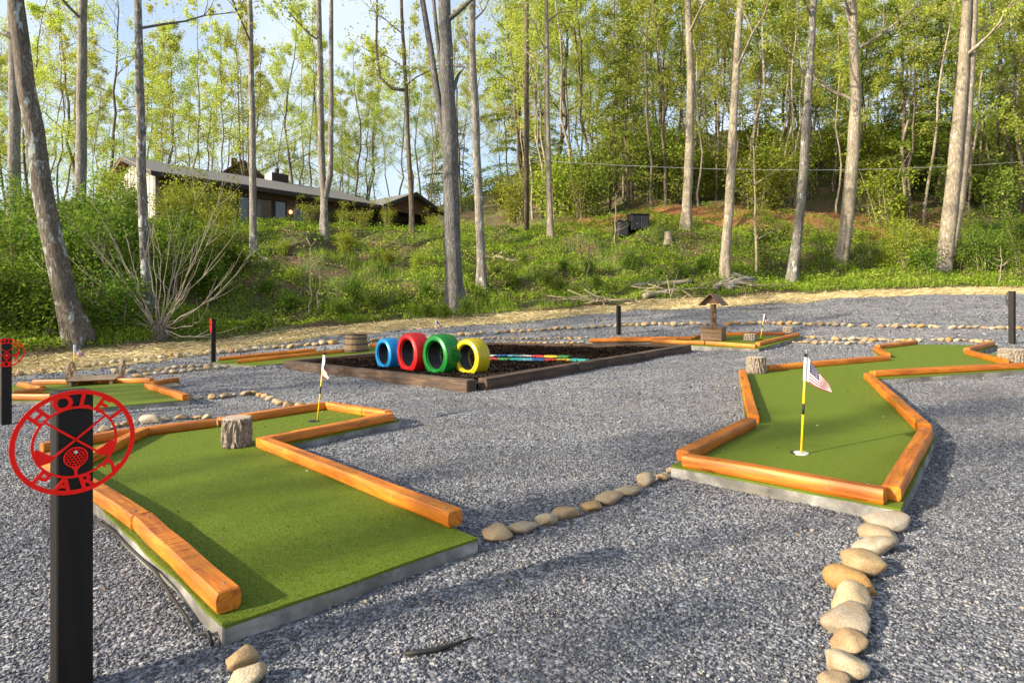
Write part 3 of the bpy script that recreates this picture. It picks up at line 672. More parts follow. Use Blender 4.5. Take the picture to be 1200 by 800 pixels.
p = P(1186, 403); sign_post(p, R(208), 62 / (FPX / p.y), 'black post with its round sign seen from behind beside the wide stump', dark=True, cz=.16, number=('4', '2'))

# ------------------------------------------------------------------ play bed: railway ties, mulch, tyres, painted blocks
TIEH, TIEW = .16, .17
def play_bed():
    A, B, C_, D_ = P(337, 431), P(553, 459), P(806, 412), P(560, 409)
    cx, cy = (A.x + C_.x) / 2, (A.y + C_.y) / 2
    root = empty('play_bed', (cx, cy, tz(cx, cy)), 0, 'dark railway tie frame filled with brown bark mulch', 'play bed')
    def tie(p, q, lift=0.0):
        timber(root, (p.x, p.y, tz(p.x, p.y) - .01), (q.x, q.y, tz(q.x, q.y) - .01), TIEW, TIEH, 'tie', 'railway_tie', None, lift, .9)
    def L(p, q, t): return p.lerp(q, t)
    m = L(A, B, .40); tie(A, L(A, B, .398)); tie(L(A, B, .402), B)
    e = (C_ - B).normalized(); b0 = B + e * .19
    tie(b0, L(b0, C_, .34)); tie(L(b0, C_, .345), L(b0, C_, .68)); tie(L(b0, C_, .684), C_)
    tie(L(C_, D_, .04), L(C_, D_, .52)); tie(L(C_, D_, .525), D_); tie(L(D_, A, .03), L(D_, A, .5)); tie(L(D_, A, .505), L(D_, A, .98))
    EXCL.append([(p.x, p.y) for p in (A, B, C_, D_)])
    k = .965; c = (A + B + C_ + D_) / 4
    poly = [tuple((c + (p - c) * k).xy) for p in (A, B, C_, D_)]
    zf = lambda x, y: tz(x + cx, y + cy) - root.location.z + .085
    # mulch surface: uneven grid
    n = 26; V = []; F = []
    for i in range(n + 1):
        for j in range(n + 1):
            a = Vector(poly[0]).lerp(Vector(poly[1]), i / n); b = Vector(poly[3]).lerp(Vector(poly[2]), i / n); q = a.lerp(b, j / n)
            V.append((q.x - cx, q.y - cy, tz(q.x, q.y) - root.location.z + .08 + .03 * (float(vnoise(q.x, q.y, 2.2, 5)) - .3)))
    for i in range(n):
        for j in range(n): F.append((i * (n + 1) + j, (i + 1) * (n + 1) + j, (i + 1) * (n + 1) + j + 1, i * (n + 1) + j + 1))
    mb = MB(); mb.add(V, F); o = mb.obj('mulch', M['mulchbase'], root, None, None, True)
    rng = np.random.default_rng(3); N = 26000
    a = rng.random((N, 2)); pa = np.array(poly)
    Q = (pa[0] * (1 - a[:, :1]) + pa[1] * a[:, :1]) * (1 - a[:, 1:]) + (pa[3] * (1 - a[:, :1]) + pa[2] * a[:, :1]) * a[:, 1:]
    Z = terrain(Q[:, 0], Q[:, 1]) - root.location.z + .088 + .03 * (vnoise(Q[:, 0], Q[:, 1], 2.2, 5) - .3) + rng.uniform(-.004, .014, N)
    V, F = leaf_quads(np.stack([Q[:, 0] - cx, Q[:, 1] - cy, Z], 1), .048, rng, .5, .35)
    link('mulch_chips', np_mesh('mulch_chips', V, F, M['mulch']), None, root)['kind'] = 'stuff'
    return root
play_bed()
def tyre_mat(name, col):
    m, nt, b = newmat(name); v = texco(nt); n = noise(nt, v, 7, 5, .65); f = noise(nt, v, 60, 3)
    c = mixc(nt, ramp(nt, n, [(.5, (0, 0, 0)), (.8, (.5, .5, .5))]), col, tuple(x * .55 for x in col))
    c = mixc(nt, ramp(nt, noise(nt, v, 22, 4, .7), [(.66, (0, 0, 0)), (.74, (.5, .5, .5))]), c, tuple(min(.8, x * .6 + .16) for x in col))
    setin(nt, b, 'Base Color', c); setin(nt, b, 'Roughness', .33); setin(nt, b, 'Normal', bump(nt, f, .15, .003)); return m
def tyre(px, rad, wid, colname, col, label, rz, seed):
    p = P(px[0], px[1], .085); m = tyre_mat('tyre_' + colname, col)
    bury = rad * .14
    root = empty('tyre', (p.x, p.y, p.z - .004), rz, label, 'tyre', 'painted tyres half buried in the mulch bed')
    hw = wid * 1.12 / 2; ri = rad * .64
    prof = [(ri + .006, -hw * .62), (ri + .012, -hw * .80), (ri + .022, -hw * .80), (rad * .72, -hw * .98), (rad * .74, -hw * 1.02), (rad * .80, -hw * 1.03), (rad * .82, -hw), (rad * .93, -hw * .93), (rad * .975, -hw * .80), (rad * .985, -hw * .4), (rad * .985, hw * .4), (rad * .975, hw * .80), (rad * .93, hw * .93), (rad * .82, hw), (rad * .80, hw * 1.03), (rad * .74, hw * 1.02), (rad * .72, hw * .98), (ri + .022, hw * .80), (ri + .012, hw * .80), (ri + .006, hw * .62), (ri + .008, hw * .60), (ri + .008, -hw * .60)]
    mt = Matrix.Translation((0, 0, rad - bury)) @ Matrix.Rotation(R(90), 4, 'X')
    body = MB(); q = MB().lathe(prof, 56, True); body.add([mt @ Vector(v) for v in q.v], q.f); o = body.obj('carcass', m, root); smooth_angle(o, 35)
    q = MB().lathe([(ri + .004, hw * .74), (ri + .0035, 0), (ri + .004, -hw * .74)], 56); ln = MB().add([mt @ Vector(v) for v in q.v], q.f).obj('inner_lining', M['black'], root, None, None, True)
    tr = MB(); nb = 46
    for k in range(nb):
        a = 2 * math.pi * k / nb
        for row, (y0, y1) in enumerate(((-.92, -.36), (-.28, .28), (.36, .92))):
            aa = a + (math.pi / nb if row == 1 else 0); da = 2 * math.pi / nb * .34; sk = .05 * (row - 1)
            vs = []
            for r_ in (rad * .955, rad * 1.022):
                sh = .93 if (r_ > rad and row != 1) else 1
                for (yy, s_) in ((y0, -1), (y1, -1), (y1, 1), (y0, 1)):
                    an = aa + da * s_ + sk * (yy - (y0 + y1) / 2) * 2
                    rr = r_ - (rad * .035 if abs(yy) > .8 else 0); vs.append(mt @ Vector((rr * math.cos(an), rr * math.sin(an), yy * hw)))
            tr.add(vs, [(0, 1, 2, 3), (4, 7, 6, 5), (0, 4, 5, 1), (1, 5, 6, 2), (2, 6, 7, 3), (3, 7, 4, 0)])
    tr.obj('tread', m, root)
tyre((455, 430), .275, .20, 'blue', (.012, .24, .55), 'blue painted tyre, the smaller one at the end of the row', R(-48), 1)
tyre((485, 433), .325, .25, 'red', (.60, .012, .014), 'red painted tyre standing between the blue and green ones', R(-50), 2)
tyre((518, 436), .320, .27, 'green', (.005, .19, .025), 'green painted tyre with chunky tread between the red and yellow ones', R(-46), 3)
tyre((553, 437), .285, .23, 'yellow', (.50, .40, .01), 'yellow painted tyre standing at the front end of the row', R(-44), 4)
BLK = [('white', (.6, .62, .62)), ('red', (.55, .02, .025)), ('green', (.02, .25, .05)), ('teal', (.03, .38, .34)), ('light blue', (.12, .42, .55)), ('blue', (.015, .12, .40)), ('yellow', (.68, .45, .02))]
bm_ = {n: mat_plain('block_' + n.replace(' ', '_'), tuple(k * .75 for k in c), .5, .25, 20, .1) for n, c in BLK}
def block_row(y0, seq, xs, rowlabel):
    for i, cname in enumerate(seq):
        a = P(xs[i], y0 + .012 * (xs[i] - 570), .10); b = P(xs[i + 1], y0 + .012 * (xs[i + 1] - 570), .10); L = (b - a).length
        o = MB().box((0, 0, 0), (L * .985, .15, .04), None, .006).obj('painted_block', bm_[cname], None, ((a.x + b.x) / 2, (a.y + b.y) / 2, (a.z + b.z) / 2 + .008), (0, 0, math.atan2(b.y - a.y, b.x - a.x)))
        prop(o, f'{cname} painted board on the mulch {rowlabel}', 'board', 'painted boards on the mulch')
block_row(421.0, ['red', 'green', 'teal', 'light blue', 'blue', 'red', 'yellow', 'teal'], [572, 585, 598, 612, 626, 640, 652, 669, 689], 'in the longer row beside the yellow tyre')
block_row(417.2, ['white', 'blue', 'light blue', 'white', 'red', 'yellow', 'green'], [570, 582, 596, 611, 625, 640, 655, 668], 'in the second row behind')

# ------------------------------------------------------------------ barrel
def barrel():
    p = P(417, 411, HT); root = empty('barrel', (p.x, p.y, H4z(p.x, p.y)), .3, 'half-height wooden barrel with dark hoops standing across the narrow lane', 'barrel')
    s = FPX / p.y; r = 14.5 / s; h = 20.5 / s; n = 20
    rr = lambda t: r * (1 - .17 * t ** 1.5)
    for k in range(n):
        a0, a1 = 2 * math.pi * (k + .03) / n, 2 * math.pi * (k + .97) / n; vs = []
        for q in range(7):
            t = q / 6
            for (a, f) in ((a0, 1), ((a0 + a1) / 2, 1.006), (a1, 1), (a1, .9), (a0, .9)): vs.append((rr(t) * f * math.cos(a), rr(t) * f * math.sin(a), h * t))
        fs = [(q * 5 + i, q * 5 + (i + 1) % 5, q * 5 + 5 + (i + 1) % 5, q * 5 + 5 + i) for q in range(6) for i in range(5)] + [(4, 3, 2, 1, 0), (30, 31, 32, 33, 34)]
        MB().add(vs, fs).obj('stave', M['stave'], root)
    for t in (.08, .42, .74, .95):
        MB().lathe([(rr(t) * 1.006, h * (t - .035)), (rr(t) * 1.022, h * (t - .03)), (rr(t) * 1.018, h * (t + .03)), (rr(t) * 1.002, h * (t + .035))], 40).obj('hoop', M['darkmetal'], root, None, None, True)
    MB().lathe([(0, h * .93), (rr(.93) * .9, h * .93), (rr(.93) * .9, h * .9), (0, h * .9)], 30).obj('head', M['stave'], root)
barrel()

# ------------------------------------------------------------------ wishing well
def well():
    p = P(836, 399, HT); s = FPX / p.y; rz = R(-34)
    root = empty('wishing_well', (p.x, p.y, H5z(p.x, p.y)), rz, 'small wooden wishing well with a shingled gable roof on its green', 'wishing well')
    W, Dp, h = 23.5 / s, 20 / s, 14 / s; T = 53 / s
    for sy in (-1, 1):
        for k in range(3): MB().box((0, sy * (Dp / 2 - .012), h * (k + .5) / 3), (W - .09, .02, h / 3 - .006), None, .002).obj('side_board', M['wellwood'], root)
    for sx in (-1, 1):
        for k in range(3): MB().box((sx * (W / 2 - .012), 0, h * (k + .5) / 3), (.02, Dp - .09, h / 3 - .006), None, .002).obj('side_board', M['wellwood'], root)
        for sy in (-1, 1): MB().box((sx * (W / 2 - .022), sy * (Dp / 2 - .022), h / 2), (.05, .05, h), None, .003).obj('corner_post', M['wellwood'], root)
    for sx in (-1, 1): MB().box((sx * (W / 2 - .02), 0, h + .010), (.085, Dp + .05, .02), None, .002).obj('rim_board', M['wellwood'], root)
    for sy in (-1, 1): MB().box((0, sy * (Dp / 2 - .02), h + .010), (W - .045, .085, .02), None, .002).obj('rim_board', M['wellwood'], root)
    MB().box((0, 0, h * .4), (W - .08, Dp - .08, .02)).obj('inner_floor', M['black'], root)
    rh = T * .76
    for sy in (-1, 1): MB().box((0, sy * (Dp / 2 - .06), (h + rh) / 2 + .02), (.055, .05, rh - h + .02), None, .003).obj('roof_post', M['wellwood'], root)
    MB().tube([(0, -Dp / 2 + .02, h + (rh - h) * .72), (0, Dp / 2 - .02, h + (rh - h) * .72)], .022, 10).obj('windlass', M['wellwood'], root)
    bk = MB().lathe([(.0, 0), (.05, 0), (.065, .11), (.06, .11), (.045, .01), (0, .01)], 16).obj('bucket', M['wellwood'], root, (0, 0, h + (rh - h) * .25))
    MB().tube([(0, 0, .10), (0, 0, (rh - h) * .46)], .005, 6).obj('rope', M['twig'], bk)
    ov, ro = 14.5 / s, Dp / 2 + .09; pk = T
    for sx in (-1, 1):
        n = 5; a = Vector((sx * ov * .92, 0, rh)); b = Vector((0, 0, pk)); d = (b - a); ang = math.atan2(d.z, -sx * d.x if sx > 0 else d.x)
        for k in range(n):
            c = a.lerp(b, (k + .5) / n); L = d.length / n
            m = Matrix.Rotation(math.atan2(d.z, d.x), 3, 'Y').inverted()
            MB().box((c.x, 0, c.z + .012 + .002 * k), (L * 1.12, ro * 2, .016), m, .002).obj('roof_board', M['wellwood'], root)
    for sy in (-1, 1):
        MB().add([(-ov * .62, sy * (Dp / 2 - .03), rh + .045), (ov * .62, sy * (Dp / 2 - .03), rh + .045), (0, sy * (Dp / 2 - .03), pk - .03), (-ov * .62, sy * (Dp / 2 - .05), rh + .045), (ov * .62, sy * (Dp / 2 - .05), rh + .045), (0, sy * (Dp / 2 - .05), pk - .03)],
                 [(0, 1, 2), (5, 4, 3), (0, 3, 4, 1), (1, 4, 5, 2), (2, 5, 3, 0)]).obj('gable_board', M['wellwood'], root)
well()

# ------------------------------------------------------------------ wheel bridge
def bridge():
    a = P(90, 449, HT); b = P(137, 448, HT); c = (a + b) / 2; zz = H3z(c.x, c.y); d = (b - a).normalized()
    rz = math.atan2(d.y, d.x) + R(24); root = empty('wheel_bridge', (c.x, c.y, zz), rz, 'small plank bridge with a wooden wagon wheel on each side', 'bridge')
    W = (b - a).length; hw = W / 2
    yw = 1.0    # travel direction is local y, skewed so that the wheels look narrow from here
    n = 6
    for k in range(n):
        y = -.33 + .11 * k + .055; z = .07 + .03 * math.cos(y * 3.6)
        MB().box((0, y, z), (W * .94, .100, .020), None, .003).obj('plank', M['bridge'], root)
    for sx in (-1, 1):
        MB().add(*_beam(sx * hw * .80)).obj('runner', M['bridge'], root)
        Rr = .178; w = empty('wagon_wheel', (sx * (hw + .012), .0, Rr + .01), 0); w.parent = root; w.rotation_euler = (0, R(90), R(3 * sx))
        MB().lathe([(Rr - .028, -.018), (Rr, -.018), (Rr, .018), (Rr - .028, .018)], 40, True).obj('rim', M['bridge'], w)
        MB().lathe([(0, -.03), (.032, -.03), (.036, 0), (.032, .03), (0, .03)], 18).obj('hub', M['bridge'], w)
        for k in range(8):
            an = math.pi * k / 4 + .2; MB().tube([(.03 * math.cos(an), .03 * math.sin(an), 0), ((Rr - .015) * math.cos(an), (Rr - .015) * math.sin(an), 0)], .0095, 8).obj('spoke', M['bridge'], w)
def _beam(x):
    pts = [(-.32, .0), (-.32, .060), (0, .085), (.32, .060), (.32, 0), (.2, 0), (0, .035), (-.2, 0)]
    n = len(pts); vs = [(x - .02, y, z) for y, z in pts] + [(x + .02, y, z) for y, z in pts]
    return vs, [tuple(range(n - 1, -1, -1)), tuple(range(n, 2 * n))] + [(i, (i + 1) % n, n + (i + 1) % n, n + i) for i in range(n)]
bridge()

# ------------------------------------------------------------------ river stones
def stone_variant(i):
    bm = bmesh.new(); bmesh.ops.create_icosphere(bm, subdivisions=3, radius=1); rnd = random.Random(i * 7 + 1)
    dirs = [(Vector((rnd.gauss(0, 1), rnd.gauss(0, 1), rnd.gauss(0, 1))).normalized(), rnd.uniform(.46, .84)) for _ in range(15)]
    for v in bm.verts:
        c = v.co.normalized(); r = 1.0
        for d, k in dirs:
            t = c.dot(d)
            if t * r > k: r = min(r, r - (t * r - k) * .97)
        c = c * r; v.co = Vector((c.x, c.y, c.z + .03 * math.sin(c.x * 5 + i)))
    zs = min(v.co.z for v in bm.verts)
    for v in bm.verts: v.co = Vector((v.co.x, v.co.y * .82, v.co.z))
    me = bpy.data.meshes.new('river_stone'); bm.to_mesh(me); bm.free()
    for p_ in me.polygons: p_.use_smooth = True
    me.materials.append(M['stone']); return me
SV = [stone_variant(i) for i in range(9)]
rs = random.Random(11)
STONES = []
def stone(x, y, wpx, hpx, label, group, D=None):
    p = P(x, y + hpx * .42); s = FPX / p.y; w = wpx / s / 2 * (1.24 if wpx > 24 else 1.14); h = min(max(hpx / s / 2, w * .45), w * .85)
    o = bpy.data.objects.new('river_stone', rs.choice(SV)); COL.objects.link(o)
    o.scale = (w, w * rs.uniform(.85, 1.1), h); o.location = (p.x, p.y + w * .5, tz(p.x, p.y + w * .5) + h * .5); o.rotation_euler = (rs.uniform(-.3, .3), rs.uniform(-.3, .3), rs.uniform(-.7, .7))
    STONES.append((o.location.x, o.location.y, w)); return prop(o, label, 'stone', group)
ORD = ['first', 'second', 'third', 'fourth', 'fifth', 'sixth', 'seventh', 'eighth', 'ninth', 'tenth', 'eleventh']
L1 = 'rounded river stone in the row joining the two nearest greens'
for i_, (x, y, w, h) in enumerate(zip((583, 614, 641, 666, 695, 716, 739, 758.5, 777, 788), (628, 617, 607.5, 602, 593, 581, 574, 562, 558, 550), (38, 33, 28, 33, 28, 30, 28, 28, 17, 17), (16, 21, 23, 17, 17, 25, 18, 21, 14, 13))):
    stone(x, y, w, h, f'{ORD[i_]} river stone from the long green in the row joining the nearest greens', 'stones joining the two nearest greens')
L2 = 'large tan river stone in the row leading from the corner of the dogleg green'
for i_, (x, y, w, h) in enumerate(((1046, 611, 50, 28), (1040, 626, 40, 22), (1034, 638, 44, 32), (1021, 663, 57, 42), (1009, 682, 54, 36), (1008, 702, 50, 46), (1001, 730, 62, 40), (1004, 756, 46, 30), (998, 780, 52, 46), (983, 800, 38, 30), (996, 826, 46, 38))):
    stone(x, y, w, h, f'{ORD[i_]} large stone from the corner of the dogleg green', 'stones leading from the dogleg green')
stone(279, 773, 36, 32, 'pale rounded stone against the front corner of the long green slab', 'stones at the slab corner')
stone(283, 797, 46, 42, 'tan stone just in front of the pale one at the slab corner', 'stones at the slab corner')
L4 = 'pale river stone in the row curving between the wagon wheel green and the long green'
for x, y, w in zip((425, 448, 482, 527, 563, 602, 635, 655, 680, 700, 718, 735, 760, 800, 835), (80, 77, 76, 71, 68, 63, 60, 67, 72, 80, 88, 97, 100, 105, 106), (30, 20, 42, 44, 28, 46, 36, 32, 40, 42, 42, 40, 48, 50, 40)):
    stone(90 + x / 3.077, 440 + y / 3.077, w / 3.077, w / 3.077 * .62, L4, 'stones between the far left greens')
L5 = 'tan river stone in the row just behind the long green'
for x, y, w in ((90, 190, 50), (130, 182, 40), (168, 174, 46), (205, 165, 30), (262, 158, 80), (312, 155, 36), (372, 148, 56), (430, 148, 40), (462, 148, 50)):
    stone(90 + x / 3.077, 440 + y / 3.077, w / 3.077, w / 3.077 * .55, L5, 'stones behind the long green')
def row(path, sp, wr, label, group, seed):
    r = random.Random(seed); x = path[0][0]; xs = [q[0] for q in path]; ys = [q[1] for q in path]
    while x < xs[-1]:
        w = r.uniform(*wr); y = float(np.interp(x, xs, ys)) + r.uniform(-.6, .6)
        if r.random() < .93: stone(x, y, w, w * r.uniform(.5, .72), label, group)
        x += w * .5 + sp * r.uniform(.45, .95) + w * .25
row([(12, 438), (60, 433), (115, 426), (180, 418.5), (240, 412), (273, 411), (340, 405), (400, 400)], 3, (8, 13), 'river stone in the row along the straw strip below the leaning tree', 'stones along the straw strip', 21)
row([(134, 434), (175, 433), (208, 429), (250, 427)], 3, (8, 12), 'river stone in the upper row between the wheel bridge and the edge-on sign', 'stones by the edge-on sign', 22)
row([(160, 439), (198, 435), (232, 432), (268, 428)], 3, (9, 13), 'river stone in the lower row between the wheel bridge and the edge-on sign', 'stones by the edge-on sign', 23)
row([(430, 399), (500, 394), (560, 390), (642, 385), (720, 381), (775, 379), (852, 378.5), (900, 377.5), (1000, 380), (1100, 382), (1200, 383.5), (1240, 384)], 2.5, (6.5, 12), 'river stone in the long far row along the gravel track', 'stones along the far track', 24)
row([(548, 396), (620, 396.5), (690, 395)], 2, (4.5, 8), 'small river stone in the middle row between the play bed and the far track', 'stones behind the play bed', 25)
row([(556, 402), (640, 401), (688, 401)], 2, (5.5, 8.5), 'small river stone in the row right behind the play bed', 'stones behind the play bed', 26)
row([(922, 400), (970, 400.5), (1025, 401)], 3, (7, 11), 'river stone in the short row ending at the dogleg green', 'stones beyond the dogleg green', 27)
row([(948, 395), (1010, 397), (1070, 398), (1120, 397.5), (1168, 399)], 2.5, (7, 12), 'river stone in the row behind the far end of the dogleg green', 'stones beyond the dogleg green', 28)

# ------------------------------------------------------------------ small things on the gravel
def edging():
    pts = []
    for x, y, dz in ((112, 612, .02), (135, 630, .03), (160, 652, .02), (185, 680, .035), (205, 707, .02), (222, 728, .01), (232, 742, -.01), (247, 752, .03), (252, 757, 0.0)):
        q = P(x - 3, y); pts.append(q + Vector((0, 0, dz + .005)))
    o = MB().tube(pts, [.0065] * len(pts), 8).obj('drain_edging', M['black'], None, None, None, True)
    prop(o, 'black plastic edging lying against the concrete slab of the long green', 'edging')
edging()
pts = [P(x, y) + Vector((0, 0, .012)) for x, y in ((474, 770), (490, 768), (512, 765), (534, 758), (556, 750))]
prop(MB().tube(pts, [.007, .008, .008, .006, .002], 8).obj('pipe_offcut', M['black'], None, None, None, True), 'short bent piece of black pipe lying on the bare gravel', 'pipe')

# ------------------------------------------------------------------ loose gravel, straw, fallen leaves
def loose_gravel():
    rng = np.random.default_rng(5); Xs = []; Ys = []; Ss = []
    for d0_, d1_, dens, lo, hi in ((1.1, 2.6, 7200, .0062, .0122), (2.6, 4.4, 4600, .0075, .0135), (4.4, 7.0, 1800, .0095, .0155), (7.0, 11.5, 300, .014, .026), (11.5, 21.0, 75, .028, .05)):
        um = 1.05; area = um * (d1_ ** 2 - d0_ ** 2); n = int(area * dens)
        D = np.sqrt(rng.uniform(d0_ ** 2, d1_ ** 2, n)); u = rng.uniform(-um, um, n); Xs.append(u * D); Ys.append(D); Ss.append(rng.uniform(lo, hi, n) * np.where(rng.random(n) < .04, 1.5, 1))
    X = np.concatenate(Xs); Y = np.concatenate(Ys); S = np.concatenate(Ss); keep = np.ones(len(X), bool)
    for poly in EXCL: keep &= ~inpoly(X, Y, poly)
    dsk, _, _ = knots(np.clip(X / Y, -1.3, 1.3)); keep &= Y < dsk[0] - .1
    X, Y, S = X[keep], Y[keep], S[keep]; n = len(X)
    Z = terrain(X, Y) + S * rng.uniform(-.05, .35, n)
    base = np.array([[1, 0, 0], [-1, 0, 0], [0, 1, 0], [0, -1, 0], [0, 0, 1], [0, 0, -1.]])
    V = base[None] * rng.uniform(.55, 1.25, (n, 6, 1)) + rng.normal(0, .16, (n, 6, 3)); V[..., 2] *= .72
    a = rng.uniform(0, 6.28, n); t = rng.uniform(-.6, .6, n); ca, sa, ct, st = np.cos(a), np.sin(a), np.cos(t), np.sin(t)
    x, y, z = V[..., 0], V[..., 1], V[..., 2]
    y2 = y * ct[:, None] - z * st[:, None]; z2 = y * st[:, None] + z * ct[:, None]
    x3 = x * ca[:, None] - y2 * sa[:, None]; y3 = x * sa[:, None] + y2 * ca[:, None]
    V = np.stack([x3, y3, z2], -1) * (S * .62)[:, None, None] + np.stack([X, Y, Z], 1)[:, None]
    f = np.array([[0, 2, 4], [2, 1, 4], [1, 3, 4], [3, 0, 4], [2, 0, 5], [1, 2, 5], [3, 1, 5], [0, 3, 5]])
    F = (f[None] + (np.arange(n) * 6)[:, None, None]).reshape(-1, 3)
    o = link('loose_gravel', np_mesh('loose_gravel', V.reshape(-1, 3), F, M['gravel'])); prop(o, 'grey crushed stone gravel covering the course', 'gravel', None, 'stuff')
loose_gravel()
def strands(C, length, width, rng, flat=.15):
    n = len(C); a = rng.uniform(0, 6.28, n); L = length * rng.uniform(.5, 1.4, n)
    d = np.stack([np.cos(a) * L, np.sin(a) * L, rng.normal(0, flat, n) * L], 1); w = np.stack([-np.sin(a) * width, np.cos(a) * width, rng.normal(0, width * .7, n)], 1)
    V = np.stack([C - d / 2 - w / 2, C + d / 2 - w / 2, C + d / 2 + w / 2, C - d / 2 + w / 2], 1).reshape(-1, 3); return V, np.arange(4 * n).reshape(n, 4)
def scatter_band(n, rng, umin, umax, f0, f1, k0=0, k1=1):
    """points between two terrain contours; f0/f1 are offsets from contour k0/k1 in metres"""
    u = rng.uniform(umin, umax, n); ds, _, _ = knots(u); a = ds[k0] + f0; b = ds[k1] + f1
    Y = a + (b - a) * rng.random(n); X = u * Y; return X, Y, terrain(X, Y)
def straw():
    rng = np.random.default_rng(8); X, Y, Z = scatter_band(32000, rng, -1.0, 1.0, -.25, -.15)
    k = vnoise(X, Y, 1.3, 4) + rng.random(len(X)) * .5 > .35; X, Y, Z = X[k], Y[k], Z[k]
    V, F = strands(np.stack([X, Y, Z + rng.uniform(.0, .03, len(X))], 1), .22, .010, rng)
    prop(link('straw_mulch', np_mesh('straw_mulch', V, F, M['straw'])), 'pale straw spread in a strip along the foot of the bank', 'straw', None, 'stuff')
straw()
def litter():
    rng = np.random.default_rng(9)
    D = np.sqrt(rng.uniform(1.3, 70, 420)); u = rng.uniform(-.95, .95, 420); X = u * D; Y = D; Z = terrain(X, Y) + .014
    for poly in EXCL[:2]:
        k = inpoly(X, Y, poly); Z = np.where(k, Z + HT, Z)
    for poly in EXCL[2:]:
        k = inpoly(X, Y, poly); X, Y, Z = X[~k], Y[~k], Z[~k]
    V, F = leaf_quads(np.stack([X, Y, Z], 1), .018, rng, .85, .5)
    prop(link('fallen_leaves', np_mesh('fallen_leaves', V, F, M['litter'])), 'scattered small brown leaves on gravel and turf', 'leaves', None, 'stuff')
litter()

# ------------------------------------------------------------------ houses on the plateau
M['siding'] = mat_plain('pale_siding', (.34, .325, .29), .7, .2, 4, .1)
M['brownwall'] = mat_plain('brown_siding', (.10, .07, .045), .8, .25, 5, .2)
M['fascia'] = mat_plain('dark_fascia', (.022, .018, .015), .7, .3, 6, .1)
M['soffit'] = mat_plain('brown_soffit', (.11, .055, .03), .8, .25, 6, .1)
def roofmat():
    m, nt, b = newmat('shingle_roof'); v = texco(nt); br = nt.nodes.new('ShaderNodeTexBrick'); mp = nt.nodes.new('ShaderNodeMapping'); nt.links.new(v, mp.inputs[0])
    br.inputs['Scale'].default_value = 3.0; br.inputs['Color1'].default_value = (.10, .098, .095, 1); br.inputs['Color2'].default_value = (.16, .157, .15, 1); br.inputs['Mortar'].default_value = (.09, .088, .085, 1)
    nt.links.new(mp.outputs[0], br.inputs[0]); c = mixc(nt, ramp(nt, noise(nt, v, 1.2, 4), [(.4, (0, 0, 0)), (.7, (.5, .5, .5))]), br.outputs[0], (.13, .125, .11))
    setin(nt, b, 'Base Color', c); setin(nt, b, 'Roughness', .9); return m
M['roof'] = roofmat()
def glass():
    m, nt, b = newmat('window_glass'); setin(nt, b, 'Base Color', (.03, .03, .028)); setin(nt, b, 'Roughness', .06); b.inputs['Specular IOR Level'].default_value = .8; return m
M['glass'] = glass()
def warm():
    m, nt, b = newmat('lamp_glow'); setin(nt, b, 'Base Color', (.8, .5, .2)); setin(nt, b, 'Emission Color', (1, .55, .18)); b.inputs['Emission Strength'].default_value = 2.0; return m
M['lamp'] = warm()
